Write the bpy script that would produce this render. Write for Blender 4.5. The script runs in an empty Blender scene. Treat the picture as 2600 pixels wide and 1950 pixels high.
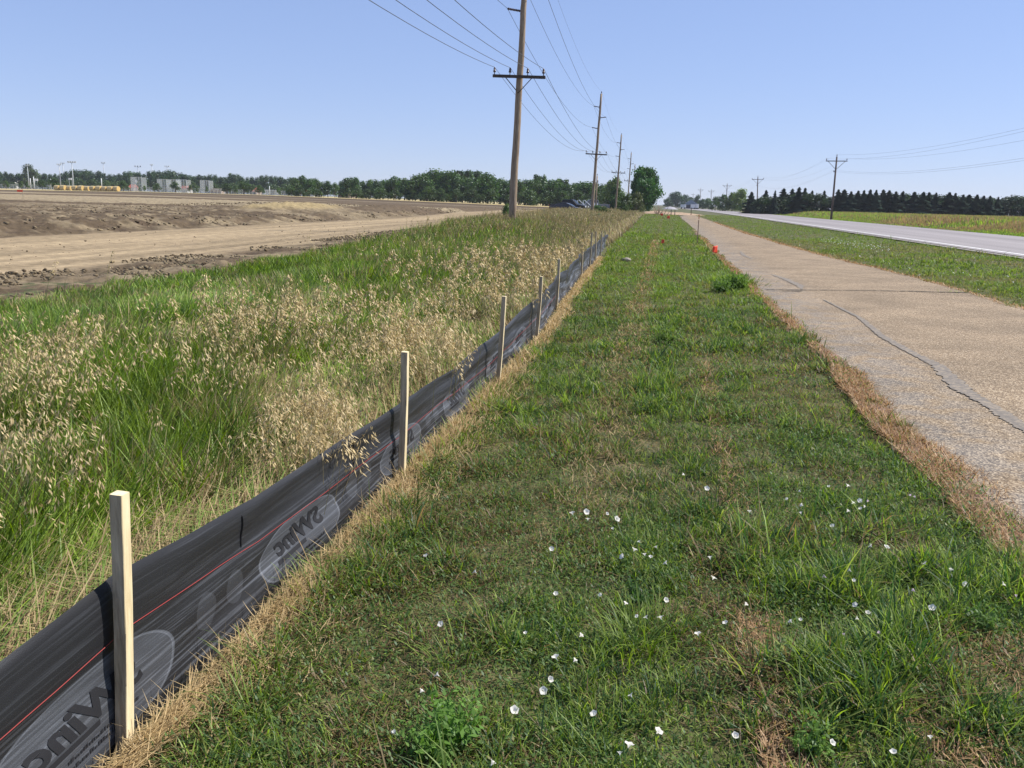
import bpy, math, random
import numpy as np
from mathutils import Vector, Matrix, Euler
R = math.radians
rng = np.random.default_rng(7)
random.seed(7)
scene = bpy.context.scene
col = scene.collection

# ------------------------------------------------------------------ camera
F, CX, CY, H = 2178., 1300., 975., 1.6
roll, pitch, yaw = R(1.5), R(12.05), R(9.63)
CM = (Matrix.Rotation(yaw, 3, 'Z') @ Matrix.Rotation(math.pi/2-pitch, 3, 'X') @ Matrix.Rotation(roll, 3, 'Z'))
cam_d = bpy.data.cameras.new('camera'); cam = bpy.data.objects.new('camera', cam_d); col.objects.link(cam)
cam.location = (0, 0, H); cam.rotation_euler = CM.to_euler()
cam_d.sensor_width = 36; cam_d.lens = F/2600*36; cam_d.clip_end = 20000; cam_d.clip_start = .05
scene.camera = cam
def ray(px, py): return CM @ Vector(((px-CX)/F, -(py-CY)/F, -1.))
def gnd(px, py, z=0.):
    d = ray(px, py); t = (z-H)/d.z; return Vector((0, 0, H)) + d*t
def at(px, py, Y):
    d = ray(px, py); return Vector((0, 0, H)) + d*(Y/d.y)

# ------------------------------------------------------------------ light
w = bpy.data.worlds.new('World'); scene.world = w; w.use_nodes = True
nt = w.node_tree; bg = nt.nodes['Background']
sky = nt.nodes.new('ShaderNodeTexSky'); sky.sky_type = 'NISHITA'; sky.sun_disc = False
SUN_EL, SUN_AZ = R(50), R(68)
sky.sun_elevation = SUN_EL; sky.sun_rotation = SUN_AZ; sky.altitude = 300; sky.air_density = 1.0; sky.dust_density = 0; sky.ozone_density = 4
gm = nt.nodes.new('ShaderNodeGamma'); gm.inputs[1].default_value = .5; nt.links.new(sky.outputs[0], gm.inputs[0])   # hazy summer sky: softer gradient
tn = nt.nodes.new('ShaderNodeVectorMath'); tn.operation = 'MULTIPLY'; tn.inputs[1].default_value = (1.13, 1.25, 1.71); nt.links.new(gm.outputs[0], tn.inputs[0])
nt.links.new(tn.outputs[0], bg.inputs[0]); bg.inputs[1].default_value = .15
sd = bpy.data.lights.new('sun', 'SUN'); sd.energy = 5.0; sd.angle = R(.53); sd.color = (1, .95, .87)
so = bpy.data.objects.new('sun', sd); col.objects.link(so)
sv = Vector((math.sin(SUN_AZ)*math.cos(SUN_EL), math.cos(SUN_AZ)*math.cos(SUN_EL), math.sin(SUN_EL)))
so.rotation_euler = sv.to_track_quat('Z', 'Y').to_euler()
scene.view_settings.view_transform = 'Standard'; scene.view_settings.look = 'None'
scene.view_settings.exposure = 0.47; scene.view_settings.gamma = 1
scene.cycles.max_bounces = 6; scene.cycles.transparent_max_bounces = 12
scene.cycles.diffuse_bounces = 3; scene.cycles.glossy_bounces = 2; scene.cycles.transmission_bounces = 4

# ------------------------------------------------------------------ noise
_T = np.random.default_rng(3).random((512, 512)).astype(np.float32)
def vn(x, y):
    xi = np.floor(x).astype(np.int64); yi = np.floor(y).astype(np.int64)
    fx_, fy_ = x-xi, y-yi; fx_ = fx_*fx_*(3-2*fx_); fy_ = fy_*fy_*(3-2*fy_)
    a = _T[xi & 511, yi & 511]; b = _T[(xi+1) & 511, yi & 511]; c = _T[xi & 511, (yi+1) & 511]; d = _T[(xi+1) & 511, (yi+1) & 511]
    return (a*(1-fx_)+b*fx_)*(1-fy_)+(c*(1-fx_)+d*fx_)*fy_
def fbm(x, y, o=4, s=1.):
    x = np.asarray(x, float)*s; y = np.asarray(y, float)*s; v = 0; a = .5; t = 0
    for i in range(o):
        v = v+a*vn(x+i*37.3, y+i*91.7); t += a; a *= .5; x = x*2.03; y = y*2.03
    return v/t
def ss(a, b, x): t = np.clip((np.asarray(x, float)-a)/(b-a), 0, 1); return t*t*(3-2*t)

# ------------------------------------------------------------------ terrain
def rise(x, y):
    d = np.hypot(x, y); az = np.degrees(np.arctan2(x, np.maximum(y, .01)))
    A = np.interp(az, [-60, -41, -33, -26, -17, -9, -3, 0, 2], [.8, 1.1, 1.4, 1.38, .95, .45, .3, .1, 0])
    return np.maximum(A-.4, -.4)*0+A*ss(60, 215, d)
def bank(x, y):
    e = -21.3-.9*(fbm(y, y*0+5, 3, .12)-.5)
    return .34*ss(0, 1.8, e-x)*ss(150, 95, y)
def zt(x, y):
    x = np.asarray(x, float); y = np.asarray(y, float)
    z = rise(x, y)+bank(x, y)*(1-ss(80, 200, np.hypot(x, y)))
    z = z+.38*np.exp(-((x+7.8)/4.)**2)*ss(24, 38, y)*ss(80, 50, y)
    z = z+.55*ss(24, 34, x)*ss(20, 50, y)*ss(600, 300, y)
    z = z+.2*ss(-2.2, -7, x)*ss(60, 95, y)*ss(135, 112, y)
    return z
def Z(x, y): return float(zt(x, y))
def FX(y): return np.interp(y, [-3, 11, 13.5, 19.5, 25, 34, 60, 100, 160], [-1.46, -1.44, -1.56, -1.74, -1.86, -2.12, -2.4, -3., -3.6])

# ------------------------------------------------------------------ helpers
def tag(o, label=None, cat=None, group=None, kind=None):
    if label: o['label'] = label
    if cat: o['category'] = cat
    if group: o['group'] = group
    if kind: o['kind'] = kind
    return o
def nmesh(name, V, T, C=None, mat=None, parent=None, UV=None, smooth=False):
    """V (n,3), T (m,3|4) ints, C (n,3) colours"""
    me = bpy.data.meshes.new(name); V = np.ascontiguousarray(V, np.float32); T = np.ascontiguousarray(T, np.int32)
    k = T.shape[1]
    me.vertices.add(len(V)); me.vertices.foreach_set('co', V.ravel())
    me.loops.add(T.size); me.loops.foreach_set('vertex_index', T.ravel())
    me.polygons.add(len(T)); me.polygons.foreach_set('loop_start', np.arange(0, T.size, k, dtype=np.int32))
    me.polygons.foreach_set('loop_total', np.full(len(T), k, np.int32))
    if smooth: me.polygons.foreach_set('use_smooth', np.ones(len(T), bool))
    me.update(calc_edges=True)
    if C is not None:
        a = me.color_attributes.new('Col', 'FLOAT_COLOR', 'POINT')
        a.data.foreach_set('color', np.concatenate([C, np.ones((len(C), 1))], 1).astype(np.float32).ravel())
    if UV is not None:
        u = me.uv_layers.new(name='UVMap'); u.data.foreach_set('uv', UV[T.ravel()].astype(np.float32).ravel())
    if mat: me.materials.append(mat)
    o = bpy.data.objects.new(name, me); col.objects.link(o)
    if parent: o.parent = parent
    return o
class MB:
    def __init__(s): s.v = []; s.f = []
    def add(s, vs, fs):
        n = len(s.v); s.v += [tuple(p) for p in vs]; s.f += [tuple(i+n for i in f) for f in fs]; return s
    def box(s, c, d, m=None, b=.0):
        x, y, z = d[0]/2, d[1]/2, d[2]/2
        if b > 0:
            b = min(b, x*.45, y*.45); ring = [(-x+b, -y), (x-b, -y), (x, -y+b), (x, y-b), (x-b, y), (-x+b, y), (-x, y-b), (-x, -y+b)]
        else: ring = [(-x, -y), (x, -y), (x, y), (-x, y)]
        n = len(ring); vs = [Vector((p[0], p[1], -z)) for p in ring]+[Vector((p[0], p[1], z)) for p in ring]
        if m is not None: vs = [m @ v for v in vs]
        vs = [v+Vector(c) for v in vs]
        fs = [(i, (i+1) % n, n+(i+1) % n, n+i) for i in range(n)]+[tuple(range(n-1, -1, -1)), tuple(range(n, 2*n))]
        return s.add(vs, fs)
    def tube(s, pts, r, n=6, cap=True):
        pts = [Vector(p) for p in pts]; rs = r if isinstance(r, (list, tuple)) else [r]*len(pts)
        vs = []; fs = []
        for i, p in enumerate(pts):
            d = (pts[min(i+1, len(pts)-1)]-pts[max(i-1, 0)]).normalized()
            a = Vector((0, 0, 1)) if abs(d.z) < .9 else Vector((1, 0, 0))
            u = d.cross(a).normalized(); v = d.cross(u)
            for k in range(n): vs.append(p+(u*math.cos(2*math.pi*k/n)+v*math.sin(2*math.pi*k/n))*rs[i])
        for i in range(len(pts)-1):
            for k in range(n): fs.append((i*n+k, (i+1)*n+k, (i+1)*n+(k+1) % n, i*n+(k+1) % n))
        if cap: fs += [tuple(range(n)), tuple(range(len(vs)-1, len(vs)-n-1, -1))]
        return s.add(vs, fs)
    def prism(s, prof, y0, y1, ins0=None):
        """prof: list of (x,z); extruded along y"""
        n = len(prof); vs = [(p[0], y0, p[1]) for p in prof]+[(p[0], y1, p[1]) for p in prof]
        fs = [(i, (i+1) % n, n+(i+1) % n, n+i) for i in range(n)]+[tuple(range(n-1, -1, -1)), tuple(range(n, 2*n))]
        return s.add(vs, fs)
    def build(s, name, mat, parent=None, smooth=False):
        me = bpy.data.meshes.new(name); me.from_pydata(s.v, [], s.f); me.update()
        if smooth:
            for p in me.polygons: p.use_smooth = True
        me.materials.append(mat)
        o = bpy.data.objects.new(name, me); col.objects.link(o)
        if parent: o.parent = parent
        return o
def fixn(o):
    import bmesh
    b = bmesh.new(); b.from_mesh(o.data); bmesh.ops.recalc_face_normals(b, faces=b.faces); b.to_mesh(o.data); b.free(); return o
def empty(name, loc, rz=0, **k):
    o = bpy.data.objects.new(name, None); col.objects.link(o); o.location = loc; o.rotation_euler = (0, 0, rz); o.empty_display_size = .1
    tag(o, **k); return o
def copy_tree(o, parent=None):
    c = o.copy(); col.objects.link(c)
    if parent: c.parent = parent
    for ch in list(o.children): copy_tree(ch, c)
    return c

# ------------------------------------------------------------------ materials
def mat(name, rough=.8, spec=.3, color=(.5, .5, .5), metal=0):
    m = bpy.data.materials.new(name); m.use_nodes = True; b = m.node_tree.nodes['Principled BSDF']
    b.inputs['Base Color'].default_value = (*color, 1); b.inputs['Roughness'].default_value = rough
    b.inputs['Specular IOR Level'].default_value = spec; b.inputs['Metallic'].default_value = metal
    return m
def N(m, t, **k):
    n = m.node_tree.nodes.new(t)
    for a, v in k.items(): setattr(n, a, v)
    return n
def L(m, a, b): m.node_tree.links.new(a, b)
def noise_mat(name, stops, scale=5., detail=6., rough=.85, spec=.25, stretch=(1, 1, 1), bump=0., bscale=None, dist=.02, coord='Object', rsc=None):
    m = mat(name, rough, spec); b = m.node_tree.nodes['Principled BSDF']
    tc = N(m, 'ShaderNodeTexCoord'); mp = N(m, 'ShaderNodeMapping'); mp.inputs['Scale'].default_value = stretch
    L(m, tc.outputs[coord], mp.inputs[0]); no = N(m, 'ShaderNodeTexNoise'); no.inputs['Scale'].default_value = scale; no.inputs['Detail'].default_value = detail; no.inputs['Roughness'].default_value = .62
    L(m, mp.outputs[0], no.inputs['Vector']); cr = N(m, 'ShaderNodeValToRGB'); e = cr.color_ramp.elements
    e[0].position = stops[0][0]; e[0].color = (*stops[0][1], 1); e[1].position = stops[-1][0]; e[1].color = (*stops[-1][1], 1)
    for p, c in stops[1:-1]: q = e.new(p); q.color = (*c, 1)
    L(m, no.outputs['Fac'], cr.inputs[0]); L(m, cr.outputs[0], b.inputs['Base Color'])
    if bump:
        n2 = N(m, 'ShaderNodeTexNoise'); n2.inputs['Scale'].default_value = bscale or scale*4; n2.inputs['Detail'].default_value = 8
        L(m, mp.outputs[0], n2.inputs['Vector']); bp = N(m, 'ShaderNodeBump'); bp.inputs['Strength'].default_value = bump; bp.inputs['Distance'].default_value = dist
        L(m, n2.outputs['Fac'], bp.inputs['Height']); L(m, bp.outputs[0], b.inputs['Normal'])
    return m
def leaf_mat(name, trans=.45, var=.25, gloss=.06, rough=.45):
    m = bpy.data.materials.new(name); m.use_nodes = True; nt = m.node_tree; nt.nodes.remove(nt.nodes['Principled BSDF']); out = nt.nodes['Material Output']
    a = N(m, 'ShaderNodeAttribute'); a.attribute_name = 'Col'; oi = N(m, 'ShaderNodeObjectInfo')
    mr = N(m, 'ShaderNodeMapRange'); mr.inputs[3].default_value = 1-var; mr.inputs[4].default_value = 1+var; L(m, oi.outputs['Random'], mr.inputs[0])
    hs = N(m, 'ShaderNodeHueSaturation'); L(m, a.outputs['Color'], hs.inputs['Color']); L(m, mr.outputs[0], hs.inputs['Value'])
    df = N(m, 'ShaderNodeBsdfDiffuse'); tr = N(m, 'ShaderNodeBsdfTranslucent'); gl = N(m, 'ShaderNodeBsdfGlossy'); gl.inputs['Roughness'].default_value = rough
    gl.inputs['Color'].default_value = (.9, .95, 1, 1)
    h2 = N(m, 'ShaderNodeHueSaturation'); h2.inputs['Saturation'].default_value = 1.15; h2.inputs['Value'].default_value = 1.25; L(m, hs.outputs[0], h2.inputs['Color'])
    L(m, hs.outputs[0], df.inputs[0]); L(m, h2.outputs[0], tr.inputs[0])
    x = N(m, 'ShaderNodeMixShader'); x.inputs[0].default_value = trans; L(m, df.outputs[0], x.inputs[1]); L(m, tr.outputs[0], x.inputs[2])
    y = N(m, 'ShaderNodeMixShader'); y.inputs[0].default_value = gloss; L(m, x.outputs[0], y.inputs[1]); L(m, gl.outputs[0], y.inputs[2]); L(m, y.outputs[0], out.inputs[0])
    return m
M_grass = leaf_mat('grass_blade', .48, 0, .018, .5)
M_tall = leaf_mat('tall_blade', .38, 0, .02, .5)
M_straw = leaf_mat('straw_blade', .25, 0, .015)
M_leaf = leaf_mat('tree_leaf', .3, .18, .03)
M_needle = leaf_mat('spruce_needle', .08, .2, .03, .6)
M_bark = noise_mat('bark', [(.3, (.09, .07, .05)), (.7, (.2, .16, .12))], 8, stretch=(1, 1, .3))
M_pole = noise_mat('weathered_pole_wood', [(.28, (.14, .095, .06)), (.5, (.3, .22, .15)), (.75, (.46, .38, .28))], 9, rough=.85, stretch=(3, 3, .22), bump=.5, bscale=20, dist=.02)
M_pole2 = noise_mat('dark_pole_wood', [(.3, (.07, .05, .045)), (.7, (.16, .12, .1))], 6, stretch=(2, 2, .3))
M_arm = noise_mat('crossarm_wood', [(.3, (.045, .035, .03)), (.7, (.1, .075, .06))], 6, stretch=(.4, 3, 3))
M_metal = mat('galvanised_metal', .5, .5, (.2, .2, .21), .4)
M_insul = mat('brown_porcelain', .25, .5, (.09, .06, .055))
M_wire = mat('aluminium_wire', .5, .5, (.14, .14, .15), .3)

# ------------------------------------------------------------------ ground sheets
def grid(xs, ys, zf, off=0.):
    X, Y = np.meshgrid(xs, ys); V = np.stack([X, Y, zf(X, Y)+off], -1).reshape(-1, 3)
    nx, ny = len(xs), len(ys); i = np.arange((nx-1)*(ny-1)); a = (i//(nx-1))*nx+i % (nx-1)
    return V, np.stack([a, a+1, a+nx+1, a+nx], 1)
def geo(a, b, n): return np.geomspace(a, b, n)
xs = np.concatenate([-geo(60, 6000, 60)[::-1], np.linspace(-59, 59, 119), geo(60, 6000, 60)])
ys = np.concatenate([[-400, -100, -30], np.linspace(-10, 160, 171), geo(162, 9000, 90)])
V, Q = grid(xs, ys, lambda x, y: zt(x, y)-.02-.5*ss(-11, -13.5, x+ss(60, 110, y)*8)*ss(224, 200, np.hypot(x, y)))
M_ground = noise_mat('thatch_soil', [(.3, (.04, .045, .015)), (.5, (.08, .085, .03)), (.68, (.18, .15, .075))], 3., 10, bump=.6, bscale=60, dist=.02)
tag(nmesh('ground', V, Q, mat=M_ground, smooth=True), kind='structure')

# ploughed soil field with bands, in polar layout around the place so near clods are fine
M_soil = mat('field_soil', .95, .1); b = M_soil.node_tree.nodes['Principled BSDF']
at_ = N(M_soil, 'ShaderNodeAttribute'); at_.attribute_name = 'Col'; tc = N(M_soil, 'ShaderNodeTexCoord')
n1 = N(M_soil, 'ShaderNodeTexNoise'); n1.inputs['Scale'].default_value = 3; n1.inputs['Detail'].default_value = 9; n1.inputs['Roughness'].default_value = .7; L(M_soil, tc.outputs['Object'], n1.inputs['Vector'])
mr = N(M_soil, 'ShaderNodeMapRange'); mr.inputs[1].default_value = .3; mr.inputs[2].default_value = .7; mr.inputs[3].default_value = .55; mr.inputs[4].default_value = 1.35; L(M_soil, n1.outputs['Fac'], mr.inputs[0])
hs = N(M_soil, 'ShaderNodeHueSaturation'); L(M_soil, at_.outputs['Color'], hs.inputs['Color']); L(M_soil, mr.outputs[0], hs.inputs['Value']); L(M_soil, hs.outputs[0], b.inputs['Base Color'])
bp = N(M_soil, 'ShaderNodeBump'); bp.inputs['Strength'].default_value = .8; bp.inputs['Distance'].default_value = .05; L(M_soil, n1.outputs['Fac'], bp.inputs['Height']); L(M_soil, bp.outputs[0], b.inputs['Normal'])
TAN = np.array([.3, .24, .15]); BRN = np.array([.12, .088, .055]); DRK = np.array([.065, .046, .03])
def soil_field():
    azs = np.linspace(-62, -4, 620); rs = np.geomspace(8, 228, 520)
    A, Rr = np.meshgrid(np.radians(azs), rs); X = Rr*np.sin(A); Y = Rr*np.cos(A)
    z = zt(X, Y)+.012
    road = ss(-11.2, -12.4, X)*ss(-21.6, -20.6, X)
    near = ss(150, 60, Rr)
    amp = (1-road)*(.16*ss(-20.5, -22, X)+.1*ss(-12, -11, X))*near
    c = fbm(X, Y, 6, 1.7); c2 = fbm(X+50, Y*1.0, 4, 6.)
    z = z+amp*(np.maximum(c-.5, -.12)*2.6)+amp*.5*(c2-.5)+.02*road*(fbm(X*2.2, Y*.25, 3)-.5)
    z = z+.7*np.exp(-((X+27.5)/2.6)**2-((Y-62)/9.)**2)+.35*np.exp(-((X+26)/2)**2-((Y-80)/6.)**2)
    edge = X-(-8.9-.9*(fbm(Y*0+3, Y, 3, .5)-.5)*2)
    z = z-.25*ss(-.1, .6, edge)
    # colours
    yw = yaw; D = -X*math.sin(yw)+Y*math.cos(yw)
    band = fbm(D*.11, A*1.5+D*0, 3); t = ss(.47, .62, band+.15*(fbm(X, Y, 3, .3)-.5))[..., None]
    C = BRN*(1-t)+TAN*.95*t
    lo = ss(75, 55, D)[..., None]; clod = ss(.4, .66, fbm(X, Y, 4, .8))[..., None]
    C = C*(1-lo)+lo*(BRN*.85*(1-clod)+(BRN*.45+TAN*.55)*clod)
    fur = ss(.5, .62, fbm(D*1.3, A*9, 4))[..., None]*ss(120, 30, D)[..., None]*.45; C = C*(1-fur)+fur*DRK*1.3
    d2 = (ss(150, 170, D)*ss(215, 195, D))[..., None]*.6; C = C*(1-d2)+d2*DRK*1.2
    far = ss(205, 209, Rr)[..., None]; C = C*(1-far)+far*np.array([.55, .43, .2])
    dk = ss(190, 198, Rr)[..., None]*(1-far); C = C*(1-dk)+dk*DRK*.8
    rd = road[..., None]; tr = fbm(X*1.6, Y*.06, 3)[..., None]
    C = C*(1-rd)+rd*(TAN*(.98+.75*(tr-.5)+.3*(fbm(X*5, Y*.12, 3)[..., None]-.5))*np.array([1.05, 1., .97]))
    m = ss(.5, 1., np.exp(-((X+27.5)/2.8)**2-((Y-62)/9.)**2)*1.4)[..., None]; C = C*(1-m)+m*TAN*np.array([.98, .95, .8])
    V = np.stack([X, Y, z], -1).reshape(-1, 3); C = C.reshape(-1, 3)
    nx, ny = len(azs), len(rs); i = np.arange((nx-1)*(ny-1)); a = (i//(nx-1))*nx+i % (nx-1)
    Q = np.stack([a, a+1, a+nx+1, a+nx], 1); cx = X.reshape(-1)[Q].mean(1); cy = Y.reshape(-1)[Q].mean(1)
    Q = Q[(cx < np.interp(cy, [0, 60, 62, 110, 230], [-8.2, -8.6, -9, -13, -22]))]
    return nmesh('soil_field', V, Q, C, M_soil)
tag(soil_field(), kind='structure')
# stubble beyond the soil
def stub():
    azs = np.linspace(-62, -4, 200); rs = np.geomspace(225, 600, 60); A, Rr = np.meshgrid(np.radians(azs), rs); X = Rr*np.sin(A); Y = Rr*np.cos(A)
    V = np.stack([X, Y, zt(X, Y)+.03], -1).reshape(-1, 3); nx = len(azs); i = np.arange((nx-1)*(len(rs)-1)); a = (i//(nx-1))*nx+i % (nx-1)
    m = noise_mat('dry_stubble', [(.35, (.34, .28, .12)), (.6, (.5, .4, .2)), (.75, (.3, .3, .12))], .15, 5, stretch=(1, 1, 1))
    return nmesh('stubble_ground', V, np.stack([a, a+1, a+nx+1, a+nx], 1), mat=m)
tag(stub(), kind='structure')

# trail (chip-sealed path)
def wob(y, s, a, seed): return a*(fbm(y, y*0+seed, 4, s)-.5)*2
M_trail = mat('chip_seal', .9, .25); b = M_trail.node_tree.nodes['Principled BSDF']
tc = N(M_trail, 'ShaderNodeTexCoord'); vo = N(M_trail, 'ShaderNodeTexVoronoi'); vo.inputs['Scale'].default_value = 95; L(M_trail, tc.outputs['Object'], vo.inputs['Vector'])
cr = N(M_trail, 'ShaderNodeValToRGB'); cr.color_ramp.elements[0].color = (.1, .075, .055, 1); cr.color_ramp.elements[1].color = (.66, .55, .43, 1); q = cr.color_ramp.elements.new(.45); q.color = (.27, .2, .135, 1); q = cr.color_ramp.elements.new(.82); q.color = (.36, .275, .19, 1)
sx = N(M_trail, 'ShaderNodeSeparateXYZ'); L(M_trail, vo.outputs['Color'], sx.inputs[0]); L(M_trail, sx.outputs[0], cr.inputs[0])
n2 = N(M_trail, 'ShaderNodeTexNoise'); n2.inputs['Scale'].default_value = .9; n2.inputs['Detail'].default_value = 6; L(M_trail, tc.outputs['Object'], n2.inputs['Vector'])
mr = N(M_trail, 'ShaderNodeMapRange'); mr.inputs[1].default_value = .3; mr.inputs[2].default_value = .7; mr.inputs[3].default_value = .78; mr.inputs[4].default_value = 1.17; L(M_trail, n2.outputs['Fac'], mr.inputs[0])
# grey worn strip close to the left edge where the binder shows
at_ = N(M_trail, 'ShaderNodeAttribute'); at_.attribute_name = 'Col'; sp = N(M_trail, 'ShaderNodeSeparateColor'); L(M_trail, at_.outputs['Color'], sp.inputs[0])
n3 = N(M_trail, 'ShaderNodeTexNoise'); n3.inputs['Scale'].default_value = 3.5; n3.inputs['Detail'].default_value = 8; L(M_trail, tc.outputs['Object'], n3.inputs['Vector'])
mu = N(M_trail, 'ShaderNodeMath', operation='MULTIPLY'); L(M_trail, sp.outputs[0], mu.inputs[0]); r2 = N(M_trail, 'ShaderNodeMapRange'); r2.inputs[1].default_value = .4; r2.inputs[2].default_value = .56; L(M_trail, n3.outputs['Fac'], r2.inputs[0]); L(M_trail, r2.outputs[0], mu.inputs[1])
c2 = N(M_trail, 'ShaderNodeValToRGB'); c2.color_ramp.elements[0].color = (.1, .095, .095, 1); c2.color_ramp.elements[1].color = (.5, .42, .34, 1); q = c2.color_ramp.elements.new(.5); q.color = (.22, .19, .17, 1); L(M_trail, sx.outputs[0], c2.inputs[0])
mx = N(M_trail, 'ShaderNodeMixRGB'); L(M_trail, mu.outputs[0], mx.inputs[0]); L(M_trail, cr.outputs[0], mx.inputs[1]); L(M_trail, c2.outputs[0], mx.inputs[2])
mw = N(M_trail, 'ShaderNodeMixRGB', blend_type='MULTIPLY'); mw.inputs[0].default_value = 1; mw.inputs[2].default_value = (.84, .82, .74, 1); L(M_trail, mx.outputs[0], mw.inputs[1]); hs = N(M_trail, 'ShaderNodeHueSaturation'); L(M_trail, mw.outputs[0], hs.inputs['Color']); L(M_trail, mr.outputs[0], hs.inputs['Value']); L(M_trail, hs.outputs[0], b.inputs['Base Color'])
bp = N(M_trail, 'ShaderNodeBump'); bp.inputs['Strength'].default_value = .35; bp.inputs['Distance'].default_value = .006; L(M_trail, vo.outputs['Distance'], bp.inputs['Height']); L(M_trail, bp.outputs[0], b.inputs['Normal'])
def TL(y): return 1.93+wob(y, .9, .12, 3)+.12*ss(30, 60, y)
def TR(y): return np.interp(y, [0, 22, 32, 55, 170], [6.3, 6.25, 5.5, 5.0, 4.9])+wob(y, .7, .16, 8)
def trail():
    y = np.concatenate([np.linspace(-4, 40, 260), np.linspace(40.3, 150, 160)]); u = np.linspace(0, 1, 24)
    Y, U = np.meshgrid(y, u, indexing='ij'); a, b_ = TL(Y), TR(Y)
    a = a+ss(120, 150, Y)*1.; X = a+(b_-a)*U
    z = .012+.02*np.sin(np.pi*U)+.006*(fbm(X, Y, 3, 1.5)-.5)
    C = np.zeros((Y.size, 3)); C[:, 0] = (ss(1.3, .1, X-a)).ravel()
    V = np.stack([X, Y, z+zt(X, Y)*0], -1).reshape(-1, 3); nx = len(u); i = np.arange((nx-1)*(len(y)-1)); k = (i//(nx-1))*nx+i % (nx-1)
    return nmesh('paved_trail', V, np.stack([k, k+1, k+nx+1, k+nx], 1), C, M_trail, smooth=True)
tag(trail(), kind='structure')
def edge_soil():
    y = np.linspace(-3, 60, 500); u = np.linspace(0, 1, 6); Y, U = np.meshgrid(y, u, indexing='ij'); wd = .2+.3*np.maximum(fbm(Y, Y*0+4, 3, 1.1)-.25, 0); X = TL(Y)+.05-wd*U
    V = np.stack([X, Y, .004+.03*np.sin(np.pi*U)*fbm(X, Y, 3, 4.)], -1).reshape(-1, 3); i = np.arange(5*499); k = (i//5)*6+i % 5
    return nmesh('trail_edge_soil', V, np.stack([k, k+6, k+7, k+1], 1), mat=noise_mat('edge_soil', [(.3, (.09, .055, .035)), (.5, (.19, .12, .075)), (.7, (.34, .24, .16))], 14, 9, bump=.6, bscale=60, dist=.01))
tag(edge_soil(), kind='structure')
M_seal = noise_mat('crack_sealant', [(.36, (.15, .132, .112)), (.52, (.2, .172, .14)), (.6, (.28, .23, .17))], 22, 9, rough=.85)
M_crack = noise_mat('open_crack', [(.3, (.04, .035, .03)), (.7, (.11, .09, .06))], 20)
def strip(name, pts, wid, m, zoff, seed=0, jag=.35):
    P = [gnd(*p) for p in pts]; out = []
    for i in range(len(P)-1):
        for t in np.linspace(0, 1, 26, endpoint=False): out.append(P[i].lerp(P[i+1], t))
    out.append(P[-1]); n = len(out); ws = np.interp(np.linspace(0, 1, n), np.linspace(0, 1, len(wid)), wid)
    V = []; 
    for i, p in enumerate(out):
        d = (out[min(i+1, n-1)]-out[max(i-1, 0)]).normalized(); s = Vector((-d.y, d.x, 0)); k1 = 1+jag*(random.random()-.5)*2; k2 = 1+jag*(random.random()-.5)*2
        off = Vector((0, 0, 0))
        z = zoff
        for q in (p+s*ws[i]*.5*k1, p-s*ws[i]*.5*k2): 
            u = min(max((q.x-1.95)/(4.3), 0), 1); V.append((q.x, q.y, .0155+.02*math.sin(math.pi*u)+z))
    Q = [(2*i, 2*i+1, 2*i+3, 2*i+2) for i in range(n-1)]
    return tag(nmesh(name, np.array(V), np.array(Q), mat=m), kind='structure')
strip('crack_sealant', [(2620, 1110), (2560, 1070), (2500, 1030), (2440, 995), (2380, 935), (2320, 905), (2240, 860), (2180, 810), (2090, 765)], [.1, .14, .11, .18, .13, .1, .1, .08, .03], M_seal, .004, jag=.3)
strip('crack_sealant', [(2035, 738), (2030, 728), (1995, 712), (1960, 700)], [.05, .16, .16, .07], M_seal, .004)
strip('crack_sealant', [(1910, 660), (1888, 650), (1880, 640)], [.06, .14, .06], M_seal, .004)
strip('pavement_crack', [(1945, 738), (2100, 741), (2300, 744), (2460, 746)], [.08, .055, .07, .1], M_crack, .008, jag=.6)
strip('pavement_crack', [(1985, 742), (2020, 743), (2040, 742)], [.03, .09, .03], M_crack, .011, jag=.6)
strip('pavement_crack', [(1800, 620), (1850, 621), (1990, 622)], [.08, .12, .05], M_crack, .008, jag=.6)
strip('pavement_crack', [(1765, 565), (1800, 566), (1840, 567)], [.2, .5, .1], M_crack, .008, jag=.8)
strip('pavement_crack', [(1720, 556), (1750, 557), (1772, 558)], [.2, .5, .1], M_crack, .008, jag=.8)
strip('pavement_crack', [(1712, 547), (1724, 548)], [1.2, 1.2], M_crack, .008, jag=.8)

# asphalt road
def RC(y): return np.interp(y, [0, 130, 250, 450, 700, 1200], [18.7, 18.7, 18., 13, 0, -60])
M_road = mat('asphalt', .85, .3); b = M_road.node_tree.nodes['Principled BSDF']
at_ = N(M_road, 'ShaderNodeAttribute'); at_.attribute_name = 'Col'; tc = N(M_road, 'ShaderNodeTexCoord'); n1 = N(M_road, 'ShaderNodeTexNoise'); n1.inputs['Scale'].default_value = 40; n1.inputs['Detail'].default_value = 6; L(M_road, tc.outputs['Object'], n1.inputs['Vector'])
mr = N(M_road, 'ShaderNodeMapRange'); mr.inputs[1].default_value = .3; mr.inputs[2].default_value = .7; mr.inputs[3].default_value = .8; mr.inputs[4].default_value = 1.2; L(M_road, n1.outputs['Fac'], mr.inputs[0])
hs = N(M_road, 'ShaderNodeHueSaturation'); L(M_road, at_.outputs['Color'], hs.inputs['Color']); L(M_road, mr.outputs[0], hs.inputs['Value']); L(M_road, hs.outputs[0], b.inputs['Base Color'])
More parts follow.
